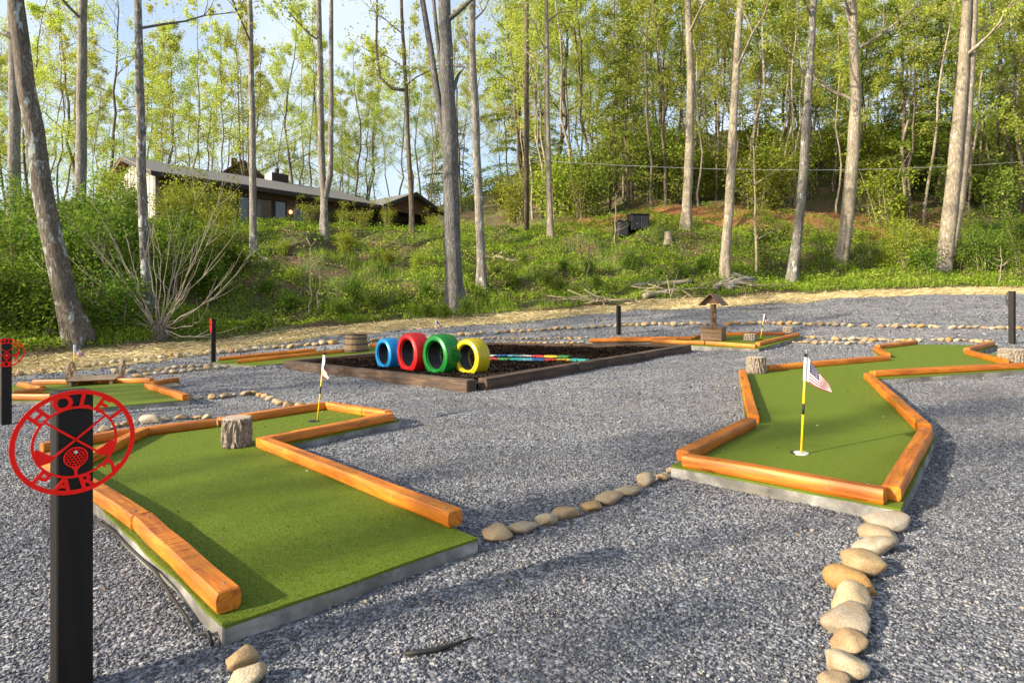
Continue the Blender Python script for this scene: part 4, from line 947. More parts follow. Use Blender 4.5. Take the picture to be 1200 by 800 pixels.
def house():
    C0 = Vector((-19.1, 32.0, 5.15)); rz = math.atan2(.75, .66)
    root = empty('house', C0, rz, 'long low brown house with a shingle roof and chimney on top of the bank', 'house')
    L, W, ez, rzg = 13.6, 8.0, 3.05, 4.30
    MB().box((L / 2, .1, ez / 2 - .5), (L, .2, ez + 1.0)).obj('front_wall', M['brownwall'], root)
    MB().box((L / 2, W - .1, ez / 2 - .5), (L, .2, ez + 1.0)).obj('rear_wall', M['brownwall'], root)
    # gable wall in pale vertical boards
    nb = 26
    for k in range(nb):
        y0 = W * k / nb; y1 = W * (k + 1) / nb; h0 = ez + (rzg - ez) * (1 - abs(y0 - W / 2) / (W / 2)); h1 = ez + (rzg - ez) * (1 - abs(y1 - W / 2) / (W / 2)); off = -.03 if k % 2 else 0
        MB().add([(off, y0, -1), (off, y1, -1), (off, y1, h1), (off, y0, h0), (.18, y0, -1), (.18, y1, -1), (.18, y1, h1), (.18, y0, h0)],
                 [(0, 1, 2, 3), (7, 6, 5, 4), (0, 4, 5, 1), (1, 5, 6, 2), (2, 6, 7, 3), (3, 7, 4, 0)]).obj('gable_board', M['siding'], root)
    ovf, ovg, th = 1.0, .55, .20
    sl = (rzg - ez) / (W / 2)
    for sg, nm in ((0, 'roof'), (1, 'roof')):
        y0 = -ovf if sg == 0 else W + ovf; z0 = ez - sl * ovf
        vs = [(-ovg, y0, z0 + .14), (L + .3, y0, z0 + .14), (L + .3, W / 2, rzg + .14), (-ovg, W / 2, rzg + .14)]
        vs += [(x, y, z - .06) for x, y, z in vs]
        r_ = MB().add(vs, [(0, 1, 2, 3), (7, 6, 5, 4), (0, 4, 5, 1), (1, 5, 6, 2), (2, 6, 7, 3), (3, 7, 4, 0)]).obj('roof', M['roof'], root)
        vs = [(-ovg + .03, y0 + (.03 if sg == 0 else -.03), z0 + .078), (L + .27, y0 + (.03 if sg == 0 else -.03), z0 + .078), (L + .27, W / 2, rzg + .078), (-ovg + .03, W / 2, rzg + .078)]
        vs += [(x, y, z - th) for x, y, z in vs]
        MB().add(vs, [(0, 1, 2, 3), (7, 6, 5, 4), (0, 4, 5, 1), (1, 5, 6, 2), (2, 6, 7, 3), (3, 7, 4, 0)]).obj('soffit', M['soffit'] if sg else M['fascia'], r_)
    ch = MB().box((9.1, 4.5, 4.50), (1.25, 1.0, 1.0), None, .02).obj('chimney', M['siding'], root)
    MB().box((9.1, 3.985, 4.50), (1.21, .02, 1.0)).obj('chimney_shade_panel', M['fascia'], ch); MB().tube([(9.1, 4.5, 5.0), (9.1, 4.5, 5.4)], .16, 12).obj('flue', M['fascia'], ch)  # dark panel paints the unlit side of the chimney; flue on top
    for x0, x1, z0, z1, fr, nm in ((2.0, 3.3, .9, 2.3, 'fascia', 0), (4.4, 5.35, .5, 2.35, 'fascia', 0), (5.5, 6.5, .5, 2.35, 'fascia', 0), (6.65, 7.4, .5, 2.35, 'fascia', 0), (7.95, 8.75, 1.05, 2.0, 'siding', 1), (10.2, 11.3, .2, 2.2, 'fascia', 0)):
        w_ = empty('window', ((x0 + x1) / 2, 0, (z0 + z1) / 2)); w_.parent = root; ww = x1 - x0; hh = z1 - z0
        MB().box((0, -.005, 0), (ww, .03, hh)).obj('pane', M['glass'], w_)
        fm = MB(); t = .07
        for (cx, cz, sx, sz) in ((-ww / 2, 0, t, hh + t), (ww / 2, 0, t, hh + t), (0, hh / 2, ww - t, t), (0, -hh / 2, ww - t, t)): fm.box((cx, -.03, cz), (sx, .07, sz))
        if nm:
            fm.box((0, -.03, 0), (.04, .05, hh - t)); fm.box((-ww / 4 - .02, -.03, 0), (ww / 2 - .08, .05, .04)); fm.box((ww / 4 + .02, -.03, 0), (ww / 2 - .08, .05, .04))
        fm.obj('window_frame', M[fr], w_)
    MB().lathe([(0, .12), (.09, .08), (.09, -.08), (0, -.12)], 12).obj('wall_lamp', M['lamp'], root, (7.65, -.12, 1.75))
    # garage wing with its gable towards the slope
    x0, x1, xm, yf, yb, ge, gr = 14.3, 19.6, 16.95, -1.2, 6.5, 3.0, 4.05
    ga = MB().box((x0 + .3, (yf + yb) / 2, 1.0), (.2, yb - yf - 1.5, 4.0)).obj('garage_wall', M['brownwall'], root)
    MB().box((x1 - .3, (yf + yb) / 2, 1.0), (.2, yb - yf - 1.5, 4.0)).obj('garage_wall', M['brownwall'], root)
    MB().box((xm, yb - .8, 1.0), (x1 - x0 - .8, .2, 4.0)).obj('garage_wall', M['fascia'], root)
    for sx in (-1, 1): MB().box((xm + sx * 2.35, yf + .75, 1.0), (.18, .18, 4.0)).obj('garage_post', M['siding'], root)
    MB().add([(x0 + .2, yf + .6, ge - .35), (x1 - .2, yf + .6, ge - .35), (x1 - .2, yf + .6, ge), (xm, yf + .6, gr), (x0 + .2, yf + .6, ge), (x0 + .2, yf + .7, ge - .35), (x1 - .2, yf + .7, ge - .35), (x1 - .2, yf + .7, ge), (xm, yf + .7, gr), (x0 + .2, yf + .7, ge)],
             [(0, 1, 2, 3, 4), (9, 8, 7, 6, 5), (0, 5, 6, 1), (1, 6, 7, 2), (2, 7, 8, 3), (3, 8, 9, 4), (4, 9, 5, 0)]).obj('garage_gable', M['soffit'], root)
    for sx in (-1, 1):
        xe = xm + sx * 3.0; ze = ge - .2
        vs = [(xe, yf, ze + .12), (xm, yf, gr + .15), (xm, yb, gr + .15), (xe, yb, ze + .12)]; vs += [(x, y, z - .07) for x, y, z in vs]
        g = MB().add(vs, [(0, 1, 2, 3), (7, 6, 5, 4), (0, 4, 5, 1), (1, 5, 6, 2), (2, 6, 7, 3), (3, 7, 4, 0)]).obj('garage_roof', M['roof'], root)
        vs = [(xe, yf - .03, ze + .04), (xm, yf - .03, gr + .07), (xm, yf + .08, gr + .07), (xe, yf + .08, ze + .04)]; vs += [(x, y, z - .24) for x, y, z in vs]
        MB().add(vs, [(0, 1, 2, 3), (7, 6, 5, 4), (0, 4, 5, 1), (1, 5, 6, 2), (2, 6, 7, 3), (3, 7, 4, 0)]).obj('fascia_board', M['fascia'], g)
house()
def far_house():
    p = at(284, 207, 70); z = tz(p.x, p.y); root = empty('cabin', (p.x, p.y, z), R(25), 'far brown cabin roof showing above the long house', 'cabin')
    h = p.z - z - .5; root.scale = (.72, .72, 1)
    MB().box((0, 0, h / 2 - .3), (6.4, 7, h + .6)).obj('wall', M['brownwall'], root)
    for sx in (-1, 1):
        vs = [(sx * 4.0, -4.2, h - .3), (0, -4.2, h + 1.9), (0, 4.2, h + 1.9), (sx * 4.0, 4.2, h - .3)]; vs += [(x, y, zz - .25) for x, y, zz in vs]
        MB().add(vs, [(0, 1, 2, 3), (7, 6, 5, 4), (0, 4, 5, 1), (1, 5, 6, 2), (2, 6, 7, 3), (3, 7, 4, 0)]).obj('roof', M['soffit'], root)
    MB().add([(-3.2, -3.52, h), (3.2, -3.52, h), (0, -3.52, h + 1.7), (-3.2, -3.42, h), (3.2, -3.42, h), (0, -3.42, h + 1.7)], [(0, 1, 2), (5, 4, 3), (0, 3, 4, 1), (1, 4, 5, 2), (2, 5, 3, 0)]).obj('gable', M['brownwall'], root)
    MB().box((-1.2, 1, h + 2.0), (.9, .9, 1.4)).obj('chimney', M['soffit'], root)
far_house()

# ------------------------------------------------------------------ trees
def wander(p0, p1, n, amp, rng):
    pts = []; off = Vector((0, 0, 0))
    for i in range(n):
        t = i / (n - 1); pts.append(Vector(p0).lerp(Vector(p1), t) + off * math.sin(math.pi * t) ** .5)
        off += Vector((rng.normal(0, amp), rng.normal(0, amp), 0))
    return pts
def grow(mb, start, d, length, r, depth, rng, tips, up=.25, nchild=3):
    n = 5; p = Vector(start); d = Vector(d).normalized(); pts = [p.copy()]; rs_ = [r]
    for i in range(n):
        d = (d + Vector((rng.normal(0, .16), rng.normal(0, .16), rng.normal(0, .10) + up * .16))).normalized(); p = p + d * length / n
        pts.append(p.copy()); rs_.append(r * (1 - .8 * (i + 1) / n))
        if depth <= 1 or i >= 2: tips.append((p.copy(), length * .16))
    mb.tube(pts, rs_, 5 if depth > 1 else 4, False)
    if depth > 0:
        for k in range(nchild):
            i = int(rng.integers(2, n + 1)); q = pts[i]; e = Vector((rng.normal(), rng.normal(), rng.normal() * .6 + up)).normalized()
            grow(mb, q, (d * .8 + e * .8), length * rng.uniform(.42, .65), max(rs_[i] * .75, .006), depth - 1, rng, tips, up, nchild)
def broadleaf(seed, H=18., r0=.16, c0=.35, nb=16, blen=3.4, nleaf=7000, lsize=.15, depth=2, drop=.0, up=.35, trunkamp=.16):
    rng = np.random.default_rng(seed); mb = MB(); tips = []
    pts = wander((0, 0, -.4), (rng.normal(0, .6), rng.normal(0, .6), H), 14, trunkamp, rng); rs_ = [r0 * (1.25 if i == 0 else 1) * (1 - .88 * (i / 13) ** 1.2) for i in range(14)]
    mb.tube(pts, rs_, 9, False)
    for k in range(nb):
        t = c0 + (1 - c0) * (k + rng.random()) / nb; f = t * 13; i = min(int(f), 12); q = pts[i].lerp(pts[i + 1], f - i); a = rng.uniform(0, 6.28)
        L = blen * (1.15 - .75 * (t - c0) / (1 - c0)) * rng.uniform(.7, 1.25); el = .35 + .5 * (t - c0) / (1 - c0) - drop
        grow(mb, q, (math.cos(a), math.sin(a), el), L, rs_[i] * .42, depth, rng, tips, up)
    tips.append((pts[-1], .4)); T = np.array([[*p_, s] for p_, s in tips]); idx = rng.integers(0, len(T), nleaf)
    Cc = T[idx, :3] + rng.normal(0, 1, (nleaf, 3)) * np.clip(T[idx, 3:4], .12, .45); V, F = leaf_quads(Cc, lsize, rng)
    return mb.mesh('trunk', None, True), np_mesh('crown', V, F)
def evergreen(seed, H=17., r0=.17, nleaf=11000):
    rng = np.random.default_rng(seed); mb = MB(); pts = wander((0, 0, -.4), (rng.normal(0, .3), rng.normal(0, .3), H), 12, .06, rng); rs_ = [r0 * (1 - .9 * i / 11) for i in range(12)]; mb.tube(pts, rs_, 9, False); Ls = []
    for k in range(60):
        t = .16 + .82 * (k + rng.random()) / 60; f = t * 11; i = min(int(f), 10); q = pts[i].lerp(pts[i + 1], f - i); a = rng.uniform(0, 6.28); L = (3.6 * (1 - t) ** .75 + .4) * rng.uniform(.6, 1.2)
        bp = [q + Vector((math.cos(a) * L * s, math.sin(a) * L * s, .12 * L * s - .30 * L * s * s)) for s in (0, .3, .6, .85, 1)]; mb.tube(bp, [.035 * (1 - t) + .012, .02, .014, .009, .004], 4, False)
        m = int(nleaf / 60 * (L / 2.0)); s = rng.random(m) ** .7; side = rng.normal(0, .26, m) * (.4 + s)
        c = np.stack([q.x + math.cos(a) * L * s - math.sin(a) * side, q.y + math.sin(a) * L * s + math.cos(a) * side, q.z + .12 * L * s - .30 * L * s * s - np.abs(rng.normal(0, .12, m))], 1); Ls.append(c)
    C_ = np.concatenate(Ls); V, F = leaf_quads(C_, .17, rng, .4, .4); return mb.mesh('trunk', None, True), np_mesh('crown', V, F)
BG = [broadleaf(100, 19, .13, .22, 20, 3.4, 13000, .115), broadleaf(101, 17, .11, .15, 22, 3.2, 13000, .11), broadleaf(102, 21, .15, .30, 18, 3.8, 13000, .12), broadleaf(103, 16, .09, .10, 22, 2.6, 11000, .11), broadleaf(104, 20, .12, .35, 16, 3.6, 11000, .115)]
SPARSE = [broadleaf(105, 18, .15, .40, 13, 3.6, 3600, .16), broadleaf(106, 16, .14, .35, 12, 3.2, 3200, .16)]
THIN = [broadleaf(110, 17, .075, .35, 15, 1.8, 3200, .13, 1), broadleaf(111, 15, .06, .3, 14, 1.6, 3000, .13, 1), broadleaf(112, 19, .085, .5, 12, 2.0, 2800, .13, 1)]
EVER = [evergreen(120), evergreen(121, 14, .14, 9000)]
def put_tree(pair, p, s, rz, label, cat, group, bark, leaf, name='woodland_tree', sz=None):
    key = (pair[0].name, bark, leaf); pr = put_tree.cache.get(key)
    if pr is None:
        a, b = pair[0].copy(), pair[1].copy(); a.materials.append(M[bark]); b.materials.append(M[leaf]); pr = put_tree.cache[key] = (a, b)
    root = empty(name, p, rz, label, cat, group); root.scale = (s, s, sz or s)
    link('trunk', pr[0], None, root); link('crown', pr[1], None, root); return root
put_tree.cache = {}
rt = random.Random(5)
def ground_at(x, D):
    X = (x - CX) / FPX * D; return Vector((X, D, tz(X, D)))
# the wood behind: columns over the photo, several depths
WOOD = []
LM = [(17, 'straight grey trunk'), (60, 'leaning lichen-patched tree'), (168, 'mottled trunk in the bare bush'), (240, 'house roof'), (297, 'slim trunk before the house window'), (335, 'house chimney'), (380, 'forked grey tree'), (430, 'join of house and garage'), (478, 'garage gable'), (525, 'stoutest ridged tree'), (558, 'grey trunk beside the stoutest tree'), (617, 'straight brown pole'), (642, 'slim pale trunk on the crest'), (740, 'black boxes'), (806, 'pale trunk by the black boxes'), (860, 'smooth trunk by the logs'), (884, 'spindly sapling'), (942, 'white blotched trunk'), (995, 'stout curving trunk'), (1060, 'gap between the stout trunks'), (1120, 'leaning double trunk'), (1200, 'bushes beyond the double trunk')]
def lm(x): return min(LM, key=lambda q: abs(q[0] - x))[1]
def wood(xs, Ds, choose, jx=14, jd=3.0):
    for x in xs:
        for D in Ds:
            xx = x + rt.uniform(-jx, jx); dd = D + rt.uniform(-jd, jd); WOOD.append((xx, dd, choose))
wood(range(-60, 520, 46), (50, 62, 78), 'left', 26, 5)
wood(range(520, 1300, 36), (39, 46, 55, 67, 80), 'right', 18, 3)
wood(range(-60, 560, 34), (98,), 'left', 20, 6)
wood(range(-60, 520, 21), (68,), 'slim', 9, 16)
wood(range(440, 1290, 15), (41,), 'slim', 7, 5)
HOUSE_KEEP = lambda X, Y: (-28 < X < 0) and (30 < Y < 58) and not (Y > 46 and X < -14)
LBL = {'spring': 'yellow-green spring tree {d} behind the {w}', 'fresh': 'fresh green tree {d} behind the {w}', 'ever': 'dark drooping evergreen {d} behind the {w}', 'thin': 'thin young tree {d} behind the {w}'}
def dd_(D): return 'at the wood edge' if D < 43 else 'just inside the wood' if D < 51 else 'midway into the wood' if D < 60 else 'deep in the wood' if D < 74 else 'far back in the wood'
for x, D, side in WOOD:
    p_ = ground_at(x, D)
    if HOUSE_KEEP(p_.x, p_.y): continue
    r = rt.random(); g = 'house' if side == 'left' else 'grassy bank'; w = lm(x); d = dd_(D)
    if side == 'slim': r = .3
    if side == 'right' and r < .13: kind = 'ever'; put_tree(rt.choice(EVER), p_, rt.uniform(.8, 1.15), rt.uniform(0, 6), LBL['ever'].format(w=w, d=d), 'tree', 'dark evergreens on the slope', 'bark_far', 'leaf_ever')
    elif r < .45: kind = 'thin'; put_tree(rt.choice(THIN), p_, rt.uniform(.9, 1.35), rt.uniform(0, 6), LBL['thin'].format(w=w, d=d), 'tree', 'thin young trees in the wood', 'bark_pale' if side != 'left' and rt.random() < .55 else 'bark_far', 'leaf_spring')
    elif r < .80: put_tree(rt.choice(BG), p_, rt.uniform(.8, 1.2), rt.uniform(0, 6), LBL['spring'].format(w=w, d=d), 'tree', 'spring-leaved trees in the wood', 'bark_far', 'leaf_spring')
    else: put_tree(rt.choice(BG), p_, rt.uniform(.8, 1.15), rt.uniform(0, 6), LBL['fresh'].format(w=w, d=d), 'tree', 'fresh green trees in the wood', 'bark_far', 'leaf_fresh')

# tall trees standing on the bank, each traced by its trunk
def tall_tree(base, path, wpx, label, bark, H=19., seed=1, D=None, forks=(), leaf='leaf_spring', limbs=6, lowlimb=.45, nleaf=2600):
    b = P(*base) if D is None else ground_at(base[0], D)
    D = b.y; s = FPX / D; rng = np.random.default_rng(seed); root = empty('tall_tree', b, 0, label, 'tree', 'tall trees on the bank')
    pts = [Vector((0, 0, -.3)), Vector((0, 0, .12))]
    for x, y in path: pts.append(at(x, y, D) - b)
    d = (pts[-1] - pts[-2]).normalized()
    while pts[-1].z < H: d = (d + Vector((rng.normal(0, .05), rng.normal(0, .05), .12))).normalized(); pts.append(pts[-1] + d * 2.0)
    # densify
    dp = []
    for i in range(len(pts) - 1):
        k = max(1, int((pts[i + 1] - pts[i]).length / .7))
        for j in range(k): dp.append(pts[i].lerp(pts[i + 1], j / k))
    dp.append(pts[-1]); r0 = wpx / s / 2 * .84; zt = dp[-1].z
    for i in range(1, len(dp) - 1): dp[i] = dp[i] + Vector((rng.normal(0, .012), rng.normal(0, .012), 0))
    rs_ = []
    for q in dp:
        t = max(q.z, 0) / zt; rs_.append(r0 * (1 + .45 * math.exp(-max(q.z, 0) / .35)) * (1 - .82 * t ** 1.3))
    mb = MB(); mb.tube(dp, rs_, 22, False); tips = []
    ph = rng.uniform(0, 6.28, 6)
    for i, q in enumerate(dp):                # buttressed foot and uneven bole
        fl = .20 * math.exp(-max(q.z, 0) / .45)
        for k in range(22):
            an = 2 * math.pi * k / 22; f = 1 + fl * math.sin(4 * an + ph[0]) + .035 * math.sin(3 * an + ph[1] + q.z * .5) + .03 * math.sin(7 * an + ph[2] + q.z * 1.3) + rng.normal(0, .018)
            v = Vector(mb.v[i * 22 + k]); mb.v[i * 22 + k] = tuple(q + (v - q) * f)
    for fk in forks:
        fp = [at(x, y, D) - b for x, y in fk[0]]; f2 = []
        dd = (fp[-1] - fp[-2]).normalized()
        while fp[-1].z < H * .9 and fk[2]: fp.append(fp[-1] + dd * 2.0)
        n = len(fp); fr = fk[1] / s / 2; mb.tube(fp, [fr * (1 - .8 * i / (n - 1)) for i in range(n)], 8, False); tips.append((fp[-1], .7))
    for k in range(limbs):
        t = lowlimb + (1 - lowlimb) * (k + rng.random()) / limbs; i = min(int(t * (len(dp) - 1)), len(dp) - 2); a = rng.uniform(0, 6.28)
        grow(mb, dp[i], (math.cos(a), math.sin(a), .55), rng.uniform(2.0, 4.2), rs_[i] * .45, 2, rng, tips, .3)
    T = np.array([[*p_, q] for p_, q in tips]); idx = rng.integers(0, len(T), nleaf)
    V, F = leaf_quads(T[idx, :3] + rng.normal(0, 1, (nleaf, 3)) * np.clip(T[idx, 3:4], .15, .5), .12, rng)
    o = mb.obj('trunk', M[bark], root, None, None, True); link('crown', np_mesh('crown', V, F, M[leaf]), None, root); return root
tall_tree((92, 402), [(78, 350), (62, 280), (46, 200), (32, 100), (18, 0)], 27, 'leaning grey-brown tree with pale lichen patches rising over the wagon wheel green', 'bark_brown', 17, 1)
tall_tree((17, 300), [(17, 240), (17, 120), (16, 60), (14, 0)], 15, 'straight grey trunk standing just behind the leaning tree', 'bark_grey', 18, 2, D=22)
tall_tree((95, 300), [(95, 240), (95, 120), (97, 0)], 14, 'smooth straight grey trunk between the leaning tree and the bare bush', 'bark_grey', 18, 3, D=22.5)
tall_tree((174, 372), [(170, 300), (166, 200), (164, 100), (162, 0)], 13, 'mottled pale trunk rising out of the bare multi-stemmed bush', 'bark_white', 17, 4)
tall_tree((297, 300), [(297, 270), (296, 150), (293, 0)], 9.5, 'slim grey trunk in front of the large house window', 'bark_grey', 18, 5)
tall_tree((380, 278), [(380, 225), (377, 205), (376, 120), (373, 0)], 10, 'forked grey tree splitting in two in front of the house roof', 'bark_grey', 19, 6, forks=[([(381, 232), (387, 205), (388, 120), (388, 0)], 8, True)])
tall_tree((483, 271), [(481, 210), (478, 150), (476, 100), (470, 0)], 7, 'slim tree with a low arching branch beside the garage gable', 'bark_far', 18, 7, forks=[([(477, 106), (460, 104), (446, 92), (441, 60), (442, 0)], 4.5, True)], lowlimb=.35)
tall_tree((534, 366), [(531, 300), (528, 180), (524, 80), (520, 0)], 24, 'thick dark ridged tree, the stoutest trunk, behind the painted tyres', 'bark_big', 20, 8, forks=[([(527, 120), (537, 88), (544, 80)], 6, False), ([(524, 190), (514, 120), (505, 60), (495, 0)], 9, True), ([(524, 150), (518, 90), (512, 40), (508, 0)], 6, True)])
tall_tree((565, 336), [(562, 260), (558, 150), (554, 80), (554, 0)], 12.5, 'grey trunk close beside the stoutest ridged tree', 'bark_grey', 20, 9, forks=[([(554, 60), (545, 45), (533, 35)], 4, False)])
tall_tree((645, 281), [(643, 200), (641, 120), (641, 60), (640, 0)], 9, 'slim pale trunk alone on the grassy crest beside the straight pole', 'bark_pale', 19, 10, forks=[([(642, 25), (655, 15), (680, 12)], 3, False)])
tall_tree((804, 266), [(808, 180), (810, 100), (808, 60), (806, 0)], 13, 'pale trunk beside the black boxes on the crest', 'bark_pale', 20, 11)
tall_tree((849, 324), [(854, 250), (859, 150), (864, 60), (868, 0)], 13, 'smooth pale trunk rising behind the fallen logs', 'bark_pale', 20, 12)
tall_tree((928, 332), [(936, 260), (943, 180), (948, 90), (954, 0)], 13, 'whitish blotched trunk, dark at its foot, beside the fallen logs', 'bark_white', 20, 13)
tall_tree((984, 308), [(991, 270), (998, 200), (1003, 120), (1001, 60), (999, 0)], 17.5, 'stout pale trunk curving slightly above the grassy bank', 'bark_pale', 20, 14, forks=[([(1001, 40), (990, 10), (978, 0)], 4, False)])
tall_tree((1103, 322), [(1113, 250), (1120, 180), (1128, 90), (1133, 0)], 19, 'stout leaning pale double trunk above the bright green bushes', 'bark_pale', 20, 15, forks=[([(1112, 300), (1124, 240), (1133, 150), (1139, 60), (1142, 0)], 13, True)])
# trees of the same bank beyond the left edge: their broken shade falls across the course
for i, (x, y, s) in enumerate(((-17.5, -6.9, .76), (-18.5, 2.9, .8), (-31, 2.5, 1.0), (-25, -13, .9), (-22, 5.5, .9), (-30, -2.5, .9))):
    put_tree((BG[0], BG[3], SPARSE[0], SPARSE[1], SPARSE[0], BG[4])[i % 6], (x, y, tz(x, y)), s, i * 1.3, 'leafy roadside tree beyond the leaning tree, shading the course', 'tree', 'trees shading the course', 'bark_brown', 'leaf_fresh')

# ------------------------------------------------------------------ shrubs and ground cover
def shrub_pair(seed, R_=1.0, H=1.6, stems=9, nleaf=2200, lsize=.085):
    rng = np.random.default_rng(seed); mb = MB(); tips = []
    for k in range(stems):
        a = rng.uniform(0, 6.28); sp = rng.uniform(.1, 1) * R_; h = H * rng.uniform(.6, 1.05); b = Vector((rng.normal(0, .12), rng.normal(0, .12), -.12))
        e = Vector((math.cos(a) * sp, math.sin(a) * sp, h)); m = b.lerp(e, .5) + Vector((0, 0, .2 * h)); pts = [b, b.lerp(m, .6), m.lerp(e, .3), e]
        mb.tube(pts, [.016, .012, .009, .004], 4, False)
        for j in range(12):
            t = rng.uniform(.15, 1.05); q = b.lerp(m, t * 2) if t < .5 else m.lerp(e, t * 2 - 1); tips.append((q, .22 * R_))
            if j % 3 == 0:
                q2 = q + Vector((rng.normal(0, .22), rng.normal(0, .22), rng.uniform(-.05, .3))) * R_; mb.tube([q, q2], [.005, .002], 3, False); tips.append((q2, .16 * R_))
    T = np.array([[*p_, s] for p_, s in tips]); idx = rng.integers(0, len(T), nleaf)
    C_ = T[idx, :3] + rng.normal(0, 1, (nleaf, 3)) * T[idx, 3:4] * np.array([1, 1, .8]); C_[:, 2] = np.abs(C_[:, 2]); V, F = leaf_quads(C_, lsize, rng, .35, .65)
    return mb.mesh('stems', None, True), np_mesh('foliage', V, F)
SH = [shrub_pair(200), shrub_pair(201, 1.2, 2.0, 11, 2600), shrub_pair(202, .9, 1.2, 8, 1800), shrub_pair(203, 1.0, 2.4, 8, 1500, .09)]
shc = {}
def shrub(px, s, leaf, label, group, D=None, k=None):
    b = P(*px) if D is None else ground_at(px[0], D)
    i = rt.randrange(4) if k is None else k; key = (i, leaf)
    if key not in shc:
        a, f = SH[i][0].copy(), SH[i][1].copy(); a.materials.append(M['twig']); f.materials.append(M[leaf]); shc[key] = (a, f)
    root = empty('shrub', b, rt.uniform(0, 6), label, 'shrub', group); root.scale = (s, s, s * rt.uniform(.85, 1.15)); link('stems', shc[key][0], None, root); link('foliage', shc[key][1], None, root)
# dense shrubs on the bank below the house
for x, y in ((-20, 395), (15, 385), (52, 392), (-15, 350), (22, 345), (60, 350), (118, 352), (140, 385), (8, 310), (45, 305), (70, 318), (105, 300), (130, 318), (150, 290), (-25, 300), (30, 275), (72, 275), (120, 268), (150, 262), (195, 265), (215, 300), (235, 325), (228, 268), (255, 290), (262, 262), (275, 320), (205, 345), (250, 350)):
    up_ = y < 300
    shrub((x, y), rt.uniform(.85, 1.2) * (.68 if y < 290 and 100 < x < 200 else .75 if y < 300 else 1), 'leaf_yellow' if up_ and x > 150 else 'leaf_shrub', ('leafy' if up_ else 'dense green') + ' shrub ' + ('high' if y < 275 else 'upper' if y < 305 else 'midway' if y < 330 else 'low' if y < 365 else 'lowest') + ' on the bank by the ' + lm(x), 'shrubs on the left bank')
for x, D in ((128, 25), (148, 25.5), (212, 26), (232, 26), (255, 26.5)): shrub((x, 0), rt.uniform(.9, 1.15), 'leaf_yellow', 'tall yellow-green shrub on the crest by the ' + lm(x), 'crest shrubs before the house', D, 3)
for x, D in ((362, 28), (402, 29), (425, 30), (455, 31), (508, 30)): shrub((x, 0), rt.uniform(.4, .65), 'leaf_yellow', 'small yellow-green shrub on the crest by the ' + lm(x), 'crest shrubs before the garage', D, 3)
for x, y in ((310, 345), (335, 365), (300, 385), (345, 330), (392, 372), (415, 355), (440, 366), (470, 360), (500, 350), (500, 372), (405, 300), (455, 310), (490, 318), (330, 300)): shrub((x, y), rt.uniform(.35, .7), 'leaf_shrub' if y > 330 else 'leaf_yellow', ('small green bush ' if y > 330 else 'small yellowish bush ') + ('low' if y > 362 else 'midway') + ' on the bank by the ' + lm(x), 'low bushes on the middle bank', k=2)
for x, y in ((580, 322), (600, 340), (612, 310), (640, 335), (660, 318), (690, 322), (700, 338), (735, 318), (770, 326), (800, 325), (825, 318), (548, 372), (520, 374), (652, 345)): shrub((x, y), rt.uniform(.35, .62), 'leaf_shrub', 'small bush ' + ('low' if y > 330 else 'midway') + ' on the bank by the ' + lm(x), 'low bushes on the grassy bank', k=2)
for x, y in ((1010, 318), (1035, 312), (1060, 315), (1085, 318), (1125, 318), (1150, 320), (1175, 318), (1198, 322), (1225, 320), (1020, 300), (1048, 292), (1075, 296), (1140, 296), (1165, 292), (1190, 296), (1215, 298), (965, 318), (900, 318)): shrub((x, y), rt.uniform(.55, 1.0), 'leaf_yellow' if x < 1100 and y < 316 else 'leaf_shrub', ('high' if y < 305 else 'low') + ' bright green bush on the bank by the ' + lm(x), 'bushes around the double trunk')
# understory on the wooded slope
for i in range(170):
    x = rt.uniform(520, 1260); D = rt.uniform(35, 66) if x > 600 else rt.uniform(36, 60); p_ = ground_at(x, D)
    if HOUSE_KEEP(p_.x, p_.y) or (700 < x < 800 and D < 37): continue
    lf_ = 'leaf_ever' if rt.random() < .5 else 'leaf_yellow'; shrub((x, 0), rt.uniform(1.2, 2.3), lf_, ('dark' if lf_ == 'leaf_ever' else 'yellow-green') + ' understory bush ' + ('low' if D < 45 else 'midway' if D < 55 else 'high') + ' on the slope behind the ' + lm(x), 'understory bushes on the slope', D)
for i in range(26):
    x = rt.uniform(-80, 520); D = rt.uniform(58, 90); shrub((x, 0), rt.uniform(1.3, 2.2), 'leaf_yellow', 'yellow-green bush under the far trees behind the ' + lm(x), 'bushes behind the house', D)

